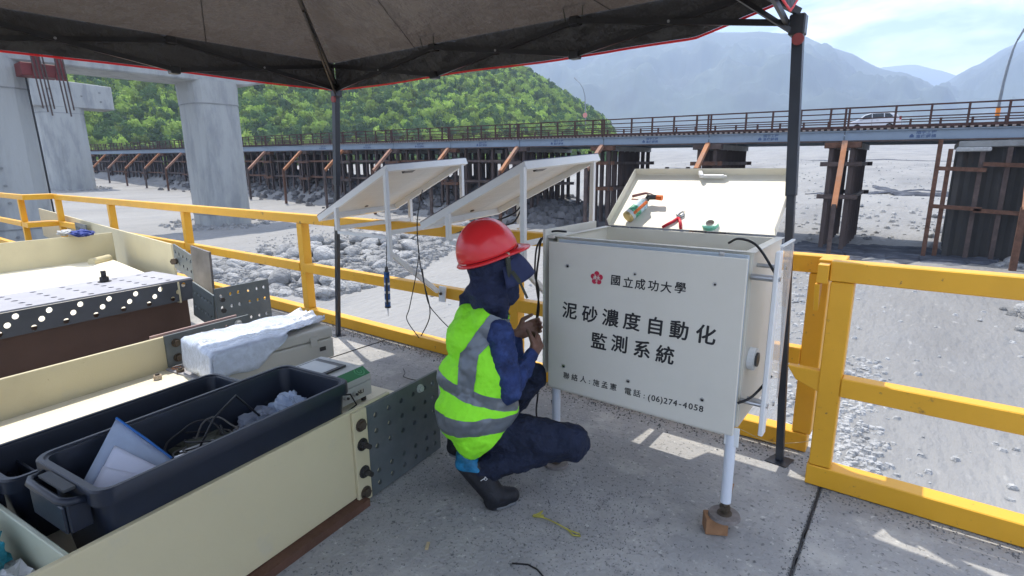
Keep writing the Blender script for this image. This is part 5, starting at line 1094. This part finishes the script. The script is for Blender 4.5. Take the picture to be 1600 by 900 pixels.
# ================================================================ CAR, LAMPS
def car(x, y, z):
    r = empty('car', (x, y, z), 'white car driving along the trestle bridge behind the railing', 'car'); Lc, Wc = 3.75, 1.6
    prof = [(0, .35), (.02, .62), (.12, .76), (.75, .92), (1.25, 1.30), (1.75, 1.45), (2.9, 1.44), (3.45, 1.28), (3.62, .95), (3.75, .88), (3.75, .38), (3.5, .26), (3.28, .26), (3.22, .50), (3.02, .62), (2.82, .50), (2.76, .26), (1.08, .26), (1.02, .50), (.82, .62), (.62, .50), (.56, .26), (.2, .24)]
    b = MB(); o0 = Vector((x, y, z)); b.prism(prof, o0, (1, 0, 0), (0, 0, 1), (0, 1, 0), Wc); b.build('body', carwhite, r, bevel=.05, seg=2)
    for yy, t in ((y-.006, -.008), (y+Wc+.006, .008)):
        for poly in ([(.98, .96), (1.32, 1.27), (1.74, 1.38), (1.78, .98)], [(1.84, .98), (1.80, 1.38), (2.55, 1.38), (2.60, 1.0)], [(2.66, 1.0), (2.62, 1.38), (2.95, 1.36), (3.22, 1.10)]): b = MB(); b.prism(poly, (x, yy, z), (1, 0, 0), (0, 0, 1), (0, 1, 0), t); b.build('side_window', glassdk, r)
        for cx in (.82, 3.02):
            b = MB(); b.cyl((x+cx, yy+(.01 if t > 0 else -.01), z+.30), (x+cx, yy-(.2 if t > 0 else -.2), z+.30), .29, n=22); w_ = b.build('wheel', tyre, r); b = MB(); b.cyl((x+cx, yy+(.025 if t > 0 else -.025), z+.30), (x+cx, yy, z+.30), .18, n=10); b.build('rim', hub, w_)
        b = MB(); b.box((x+2.1, yy-.01, z+.86), (x+2.25, yy+.01, z+.89)); b.build('door_handle', hub, r); b = MB(); b.box((x+1.80, yy-.004, z+.34), (x+1.815, yy+.004, z+.98)); b.build('door_gap', frame_dk, r)
        b = MB(); b.box((x+1.0, yy-.12 if t < 0 else yy, z+.93), (x+1.15, yy if t < 0 else yy+.12, z+1.05)); b.build('wing_mirror', carwhite, r, bevel=.02)
    b = MB(); b.prism([(0, 0), (.05, .12), (.32, .17), (.25, .03)], (x+.06, y-.02, z+.66), (1, 0, 0), (0, 0, 1), (0, 1, 0), .1); b.build('headlight', acrylic, r); b = MB(); b.box((x+3.62, y-.012, z+.85), (x+3.76, y+.15, z+1.1)); b.build('tail_light', mat('tail_red', (.4, .02, .02), .3), r)
    b = MB(); b.box((x+.0, y+.3, z+.42), (x-.01, y+1.3, z+.55)); b.build('grille', frame_dk, r)
cx0 = -6.05; car(cx0, 54.2, zb(cx0+1.8)+1.09)
def lamp(base, pts, lab, band):
    r = empty('street_lamp', base, lab, 'street lamp'); b = MB(); n = len(pts); b.tube(pts, [.12-.07*i/(n-1) for i in range(n)], n=8); b.build('pole', lamp_pole, r, smooth=True)
    q = Vector(pts[-1]); d = (Vector(pts[-1])-Vector(pts[-2])).normalized(); b = MB(); b.bar(q-d*.1, q+d*.75, .32, .14); b.build('lamp_head', lamp_pole, r, bevel=.04)
    if band: b = MB(); z0 = Vector(pts[0]); z1 = Vector(pts[1]); b.cyl(z0.lerp(z1, .35), z0.lerp(z1, .75), .15, n=8); b.build('orange_band', orange_band, r)
yL = 57.5
lamp(aty(1556, 195, yL), ay([(1556, 195), (1562, 158), (1568, 130), (1576, 100), (1583, 78), (1588, 66), (1591, 61)], yL), 'tall curved street lamp with an orange band at the right edge of the bridge', True)
yL2 = 100
lamp(aty(915, 196, yL2), ay([(915, 196), (915, 175), (914, 150), (911, 138), (906, 130), (901, 125)], yL2), 'smaller curved street lamp in front of the hill and far mountain', False)
b = MB(); p = aty(914, 180, yL2-.3); b.cyl(p, p+Vector((0, .05, 0)), .5, n=14); tag(b.build('round_sign', mat('faded_red_sign', (.6, .25, .22), .6)), 'small round red sign on the distant lamp post', 'sign')

# ================================================================ THE WORKER
def blob(name, prims, vox, m, parent=None, smooth_it=6, cuts=(), offset=0.0, disp=None):
    """one continuous surface grown round overlapping tapered limbs"""
    b = MB()
    for p in prims:
        if p[0] == 'c':
            _, a, c, r1, r2 = p; a = Vector(a); c = Vector(c); L_ = (c-a).length; n = max(2, int(L_/(min(r1, r2)*.45))+1)
            b.cyl(a, c, r1, r2, n=20)
            for q, r in ((a, r1), (c, r2)): b.sphere(q, r, seg=20, rings=12)
        else:
            _, c, rx, ry, rz, M = p; b.sphere(c, rx, ry, rz, M, seg=24, rings=16)
    me = bpy.data.meshes.new(name); me.from_pydata([tuple(v) for v in b.v], [], b.f); fixn(me)
    o = bpy.data.objects.new('tmp', me); C.objects.link(o)
    md = o.modifiers.new('r', 'REMESH'); md.mode = 'VOXEL'; md.voxel_size = vox; md.use_smooth_shade = True
    sm = o.modifiers.new('s', 'SMOOTH'); sm.iterations = smooth_it; sm.factor = .5
    bpy.context.view_layer.update(); dg = bpy.context.evaluated_depsgraph_get(); nm = bpy.data.meshes.new_from_object(o.evaluated_get(dg)); bpy.data.objects.remove(o)
    bm = bmesh.new(); bm.from_mesh(nm)
    if disp:
        bm.normal_update()
        for v in bm.verts: v.co += v.normal*disp(v.co)
    for (pt, nn) in cuts:   # keep the side the normal points away from
        bmesh.ops.bisect_plane(bm, geom=bm.verts[:]+bm.edges[:]+bm.faces[:], plane_co=Vector(pt), plane_no=Vector(nn), clear_outer=True)
    inv = ROOTM.get(parent, Matrix.Identity(4)).inverted() if parent is not None else Matrix.Identity(4); bm.transform(inv); bm.to_mesh(nm); bm.free()
    nm.materials.clear(); nm.materials.append(m); nm.shade_smooth(); nm.name = name
    o = bpy.data.objects.new(name, nm); C.objects.link(o)
    if parent is not None: o.parent = parent; ROOTM[o] = ROOTM[parent].copy()
    return o
def band(src, name, m, planes, parent, off=.003):
    """strip of the garment between cutting planes, lifted off it"""
    bm = bmesh.new(); bm.from_mesh(src.data); bm.transform(ROOTM[parent]); bm.normal_update()
    for pt, nn in planes: bmesh.ops.bisect_plane(bm, geom=bm.verts[:]+bm.edges[:]+bm.faces[:], plane_co=Vector(pt), plane_no=Vector(nn), clear_outer=True)
    bm.normal_update()
    for v in bm.verts: v.co += v.normal*off
    bm.transform(ROOTM[parent].inverted()); me = bpy.data.meshes.new(name); bm.to_mesh(me); bm.free(); me.materials.clear(); me.materials.append(m); me.shade_smooth()
    o = bpy.data.objects.new(name, me); C.objects.link(o); o.parent = parent; ROOTM[o] = ROOTM[parent].copy(); return o
D = atd
pelR, pelL = D(727, 652, 2.20), D(735, 640, 2.38)
chR, chL = D(752, 530, 2.16), D(752, 522, 2.38)
wa = D(742, 590, 2.28); nk = D(772, 462, 2.27); hd = D(768, 400, 2.27); fdir = (D(800, 405, 2.29)-D(760, 400, 2.26)).normalized()
shR, shL = D(778, 520, 2.12), D(772, 505, 2.40)
elR, elL = D(796, 612, 2.10), D(806, 600, 2.46); wrR, wrL = D(832, 552, 2.24), D(806, 522, 2.42)
knR, anR = D(893, 690, 2.10), D(758, 732, 2.13)
knL, anL = D(832, 590, 2.45), D(742, 700, 2.42)
hpR, hpL = D(735, 668, 2.17), D(745, 655, 2.36)
person = None
def cap(a, c, r1, r2): return ('c', a, c, r1, r2)
handR_c, handL_c = D(845, 530, 2.33), D(826, 514, 2.44)
def hand(wr, palm_dir, side, nrm, prims, size=1.0, curl=.9):
    """palm and five unequal bent fingers rooted in it; side = towards the thumb, nrm = back of the hand"""
    d = Vector(palm_dir).normalized(); s_ = Vector(side); s_ = (s_-d*s_.dot(d)).normalized(); n_ = d.cross(s_)
    if n_.dot(Vector(nrm)) < 0: n_ = -n_
    k = size
    prims.append(cap(wr, wr+d*.03*k, .024*k, .026*k))
    for q in (-.024, -.008, .010, .026): prims.append(cap(wr+d*.028*k+s_*q*.8*k, wr+d*.088*k+s_*q*k, .015*k, .0125*k))
    for i, (q, ln) in enumerate(((.030, .066), (.011, .074), (-.009, .070), (-.027, .054))):
        p = wr+d*.088*k+s_*q*k; a = 0.25+.12*i*.3
        for seg_, (f, r) in enumerate(((.42, .0098), (.33, .0090), (.25, .0080))):
            a += curl*(.45, .85, .6)[seg_]; dd = d*math.cos(a)-n_*math.sin(a); q2 = p+dd*ln*f*k; prims.append(cap(p, q2, r*k, (r-.0006)*k)); p = q2
    p = wr+d*.035*k+s_*.026*k; dd = (s_*.8+d*.55-n_*.35).normalized(); q2 = p+dd*.036*k; prims.append(cap(p, q2, .0135*k, .0110*k)); d3 = (d*.8+s_*.15-n_*.55).normalized(); q3 = q2+d3*.030*k; prims.append(cap(q2, q3, .0108*k, .0095*k)); prims.append(cap(q3, q3+(d3-n_*.2).normalized()*.022*k, .0095*k, .0080*k))
bodyp = [cap(pelR, pelL, .09, .09), cap((pelR+pelL)/2, wa, .095, .09), cap(wa, (chR+chL)/2, .09, .095), cap(chR, chL, .078, .078), cap((chR+chL)/2, nk, .075, .05), cap(nk, hd, .055, .055),
  ('e', hd, .078, .078, .105, None), cap(hd+fdir*.03-Vector((0, 0, .05)), hd+fdir*.045-Vector((0, 0, .07)), .045, .035), cap(hd+fdir*.075, hd+fdir*.098-Vector((0, 0, .02)), .010, .014),
  cap(shR, elR, .047, .040), cap(elR, wrR, .037, .025), cap(shL, elL, .047, .040), cap(elL, wrL, .037, .025),
  cap(hpR, knR, .085, .058), cap(knR, anR, .055, .038), cap(hpL, knL, .082, .056), cap(knL, anL, .054, .037)]
away = NH
hand(wrR, handR_c-wrR, Vector((-.2, 0, 1)), -away, bodyp, 1.0, .75)
hand(wrL, handL_c-wrL, Vector((-.2, .2, 1)), away, bodyp, .98, .75)
floor_ = D(760, 760, 2.2)
person = blob('person', bodyp, .0038, skin, None, 3)
# origin of the figure at its feet
base = Vector((anR.x, anR.y, 0)); person.data.transform(Matrix.Translation(-base)); person.location = base; ROOTM[person] = Matrix.Translation(base)
tag(person, 'crouching worker in red helmet, navy hood and yellow-green vest at the left of the cabinet', 'person')
def fold(sc, am, seed): return lambda p: am*(fnoise(p.x*sc+seed, p.y*sc, p.z*sc, 3) - .35*abs(fnoise(p.x*sc*1.7, p.y*sc*1.7, p.z*sc*1.7+seed, 2)))
cuR, cuL = knR.lerp(anR, 1.0), knL.lerp(anL, 1.0)
tr_p = [cap(pelR, pelL, .112, .110), cap(hpR, knR, .100, .078), cap(knR, cuR, .070, .052), cap(hpL, knL, .105, .072), cap(knL, cuL, .070, .052), cap(wa, (pelR+pelL)/2, .11, .12), ('e', knR+Vector((0, 0, -.005)), .078, .078, .080, None)]
tro = blob('trousers', tr_p, .008, pantsm, person, 5, disp=fold(15, .011, 3))
sl = []
for sh, el, wr in ((shR, elR, wrR), (shL, elL, wrL)): sl += [cap(sh, el, .066, .056), cap(el, el.lerp(wr, .9), .052, .037)]
sl += [cap(shR, shL, .062, .062), cap(wa, (chR+chL)/2, .10, .112), cap(chR, chL, .088, .088), cap((chR+chL)/2, nk, .12, .07)]
shi = blob('shirt', sl, .007, shirtm, person, 5, disp=fold(18, .009, 11))
vp_ = [cap(D(742, 532, 2.19), D(748, 525, 2.38), .124, .118), cap(D(733, 590, 2.18), D(742, 585, 2.38), .131, .122), cap(D(735, 640, 2.15), D(744, 635, 2.38), .146, .130), cap(D(748, 668, 2.15), D(754, 655, 2.36), .128, .120),
       cap(D(762, 506, 2.17), D(762, 492, 2.38), .088, .085), cap(D(742, 500, 2.24), D(752, 480, 2.30), .085, .07), cap(D(752, 555, 2.16), D(765, 640, 2.16), .115, .125)]
cen = wa
def plane_px(p1, p2, dep=2.25, flip=1):
    """vertical-ish cut seen edge-on from the side: plane through two points and along the line of depth"""
    a, c = D(p1[0], p1[1], dep), D(p2[0], p2[1], dep); n = (c-a).cross(NH).normalized()*flip; return (a, n)
vest = blob('hi_vis_vest', vp_, .007, vestm, person, 6, cuts=[], disp=fold(11, .010, 21))
# trim the hem and the neckline
def cut_part(o, planes):
    bm = bmesh.new(); bm.from_mesh(o.data); bm.transform(ROOTM[o])
    for pt, nn in planes: bmesh.ops.bisect_plane(bm, geom=bm.verts[:]+bm.edges[:]+bm.faces[:], plane_co=pt, plane_no=nn, clear_outer=True)
    bm.transform(ROOTM[o].inverted()); bm.to_mesh(o.data); bm.free()
def oriented(p1, p2, toward, dep=2.25):
    pt, n = plane_px(p1, p2, dep); t = D(toward[0], toward[1], dep)
    return (pt, n if (t-pt).dot(n) > 0 else -n)
cut_part(vest, [oriented((690, 668), (735, 697), (690, 720)), oriented((735, 697), (806, 628), (800, 700)), oriented((718, 452), (800, 494), (790, 440))])
mdv = vest.modifiers.new('thickness', 'SOLIDIFY'); mdv.thickness = .004; mdv.offset = 1
band(vest, 'reflective_band', reflm, [oriented((684, 566), (800, 602), (700, 500)), oriented((684, 590), (800, 624), (700, 700))][:0]+[oriented((682, 562), (770, 590), (700, 500)), oriented((682, 582), (770, 608), (700, 700))], person, .005)
band(vest, 'reflective_band', reflm, [oriented((684, 616), (806, 622), (700, 500)), oriented((684, 644), (806, 642), (700, 700))], person, .005)
near_ = (D(750, 540, 2.28), NH)
band(vest, 'reflective_band', reflm, [oriented((719, 600), (726, 530), (690, 560)), oriented((744, 600), (752, 530), (800, 560)), oriented((700, 584), (800, 600), (700, 650)), oriented((700, 530), (800, 530), (750, 500)), near_], person, .009)
band(vest, 'reflective_band', reflm, [oriented((726, 531), (774, 468), (700, 480)), oriented((752, 531), (800, 486), (820, 560)), oriented((700, 531), (800, 531), (750, 600)), near_], person, .009)
# hood over head and neck
hp = [('e', hd+Vector((0, 0, -.01)), .100, .100, .115, None), cap(hd-Vector((0, 0, .05))-fdir*.02, nk, .088, .085), cap(D(792, 430, 2.27), D(795, 462, 2.26), .050, .050), cap(D(755, 455, 2.23), D(765, 458, 2.34), .075, .075), cap(D(760, 470, 2.20), D(768, 468, 2.35), .070, .070), cap(D(778, 470, 2.2), D(785, 495, 2.18), .05, .03), cap(D(740, 465, 2.27), D(735, 470, 2.27), .055, .055)]
hood = blob('hood', hp, .006, hoodm, person, 6, disp=lambda p: .007*fnoise(p.x*9+2, p.y*9, p.z*24, 3)-.006*abs(math.sin(p.z*55+p.x*18+2*fnoise(p.x*5, p.y*5, p.z*5, 2)))*(1 if p.z < 1.03 else 0))
# visor: curved bill pulled forward below the helmet
side_ = fdir.cross(Vector((0, 0, 1))).normalized(); fl = Vector((fdir.x, fdir.y, 0)).normalized(); sd = fl.cross(Vector((0, 0, 1))).normalized()
vo = D(795, 392, 2.27)
b = MB(); nv, nw = 14, 10
for i in range(nv+1):
    a = -1.35+2.7*i/nv
    for j in range(nw+1):
        t = j/nw; r = .085+.105*t*math.cos(a*.62); p = hd+fl*(r*math.cos(a)-.0)+sd*(.085+.03*t)*math.sin(a)*1.05+Vector((0, 0, .022-.075*t*t-.035*abs(math.sin(a))**2*1.4-.02*t)); b.v.append(p)
b.f = [(i*(nw+1)+j, (i+1)*(nw+1)+j, (i+1)*(nw+1)+j+1, i*(nw+1)+j+1) for i in range(nv) for j in range(nw)]; b.mi = [0]*len(b.f)
vz = b.build('visor', mat('visor_cloth', (.026, .036, .095), .8, var=.15, vscale=20), person, smooth=True); md = vz.modifiers.new('thickness', 'SOLIDIFY'); md.thickness = .006
# helmet
tilt = Matrix.Rotation(.30, 3, sd); hc_ = hd+Vector((0, 0, .012))-fl*.016
def hp3(a, ph, k=1.0, dz=0.0): p = Vector((math.cos(a)*math.cos(ph)*.132*k, math.sin(a)*math.cos(ph)*.114*k, math.sin(ph)*.148*k+dz)); return hc_+tilt @ (fl*p.x+sd*p.y+Vector((0, 0, p.z)))
b = MB(); na, npz = 48, 20
for j in range(npz+1):
    ph = math.pi/2*j/npz
    for i in range(na): 
        a = 2*math.pi*i/na; k = 1+ .035*math.exp(-(math.sin(a)/.16)**2)*math.sin(ph)**.5*(1 if abs(math.cos(a)) > .2 or True else 0)*max(0, math.cos(ph))**.3
        b.v.append(hp3(a, ph, k))
b.f = [(j*na+i, j*na+(i+1) % na, (j+1)*na+(i+1) % na, (j+1)*na+i) for j in range(npz) for i in range(na)]; b.mi = [0]*len(b.f)
hm_ = b.build('helmet', red_plastic, person, smooth=True); md = hm_.modifiers.new('thickness', 'SOLIDIFY'); md.thickness = .004
b = MB(); nr2 = 3
for i in range(na+1):
    a = 2*math.pi*i/na; front = max(0, math.cos(a))**3; w_ = .010+.052*front
    for t in (0, .5, 1): p = hp3(a, 0, 1.0, -.002); o2 = tilt @ (fl*math.cos(a)+sd*math.sin(a)); b.v.append(p+o2*(w_*t-.002)-Vector((0, 0, .012*t*(1+front))))
b.f = [(i*3+j, (i+1)*3+j, (i+1)*3+j+1, i*3+j+1) for i in range(na) for j in range(2)]; b.mi = [0]*len(b.f)
br_ = b.build('helmet_brim', red_plastic, hm_, smooth=True); md = br_.modifiers.new('thickness', 'SOLIDIFY'); md.thickness = .005
# chin strap and its loose tail
b = MB(); P = [D(793, 398, 2.185), D(794, 412, 2.18), D(797, 432, 2.19), D(800, 442, 2.21)]
for p, q in zip(P, P[1:]): b.bar(p, q, .006, .024)
b.build('chin_strap', strapm, person); b = MB(); b.bar(D(800, 424, 2.17), D(812, 440, 2.17), .003, .016); b.bar(D(812, 440, 2.17), D(824, 466, 2.17), .003, .010); b.build('strap_tail', strapm, person)
b = MB(); b.box(P[0]-Vector((.011, .004, .012)), P[0]+Vector((.011, .004, .010))); b.build('strap_buckle', mat('tan_buckle', (.5, .38, .28), .5), person, bevel=.003)
# shoes: heels raised, weight on the balls of the feet
def shoe(heel, ball, toe, label=None):
    heel, ball, toe = Vector(heel), Vector(ball), Vector(toe); up = Vector((0, 0, 1))
    pr = [cap(heel+up*.034, ball+up*.038, .044, .050), cap(ball+up*.034, toe+up*.026, .046, .034), cap(heel+up*.066, heel.lerp(ball, .55)+up*.078, .040, .042), cap(heel.lerp(ball, .55)+up*.078, ball+up*.045, .042, .044), cap(ball-(toe-ball)*.1+up*.02, ball+(toe-ball)*.4+up*.020, .046, .042)]
    o = blob('shoe', pr, .005, shoem, person, 4)
    if label: o['label'] = label
    d = (toe-ball).normalized(); dh = (ball-heel).normalized(); b = MB(); P = [heel-dh*.036, heel.lerp(ball, .5), ball, toe+d*.012]
    ws = [.036, .034, .046, .028]; sdv = d.cross(up).normalized()
    vs = [p+sdv*w_*s_-up*z for p, w_ in zip(P, ws) for s_ in (-1, 1) for z in (0, .014)]
    fs = []
    for i in range(3):
        k = 4*i; fs += [(k, k+4, k+5, k+1), (k+2, k+3, k+7, k+6), (k, k+2, k+6, k+4), (k+1, k+5, k+7, k+3)]
    fs += [(0, 1, 3, 2), (12, 14, 15, 13)]; b.add([v+up*.004 for v in vs], fs); so_ = b.build('sole', mat('grey_sole', (.16, .17, .18), .7), o, bevel=.004); return o
hR, bR, tR = D(727, 734, 2.15), D(774, 768, 2.11), D(800, 771, 2.13)
bR.z = .014; tR.z = .016
shR_ = shoe(hR, bR, tR)
hL = D(712, 708, 2.40); bL = D(765, 735, 2.42); bL.z = .014; tL = bL+(bL-hL).normalized()*.07; tL.z = .016; shoe(hL, bL, tL)
b = MB(); b.tube([anR, anR.lerp(hR, .7)+Vector((0, 0, .03))], [.043, .040], n=14); b.build('sock', black, person, smooth=True)
band(shR_, 'blue_heel_panel', shoeblue, [(hR+(bR-hR).normalized()*.058, (bR-hR).normalized()), (hR+Vector((0, 0, .020)), Vector((0, 0, -1)))], person, .0015)
band(shR_, 'blue_collar_panel', shoeblue, [(hR.lerp(bR, .78), (bR-hR).normalized()), (hR.lerp(bR, .60), (hR-bR).normalized()), (hR.lerp(bR, .6)+Vector((0, 0, .075)), Vector((0, 0, -1)))], person, .0015)
q = D(757, 750, 2.06); b = MB(); b.tube([q+CX*x+CY*y for x, y in ((-.016, -.004), (-.004, .004), (.006, .010), (.012, .004), (.006, -.002), (-.002, .002), (.004, .014))], .0014, n=4); b.build('shoe_mark', white_pl, person)
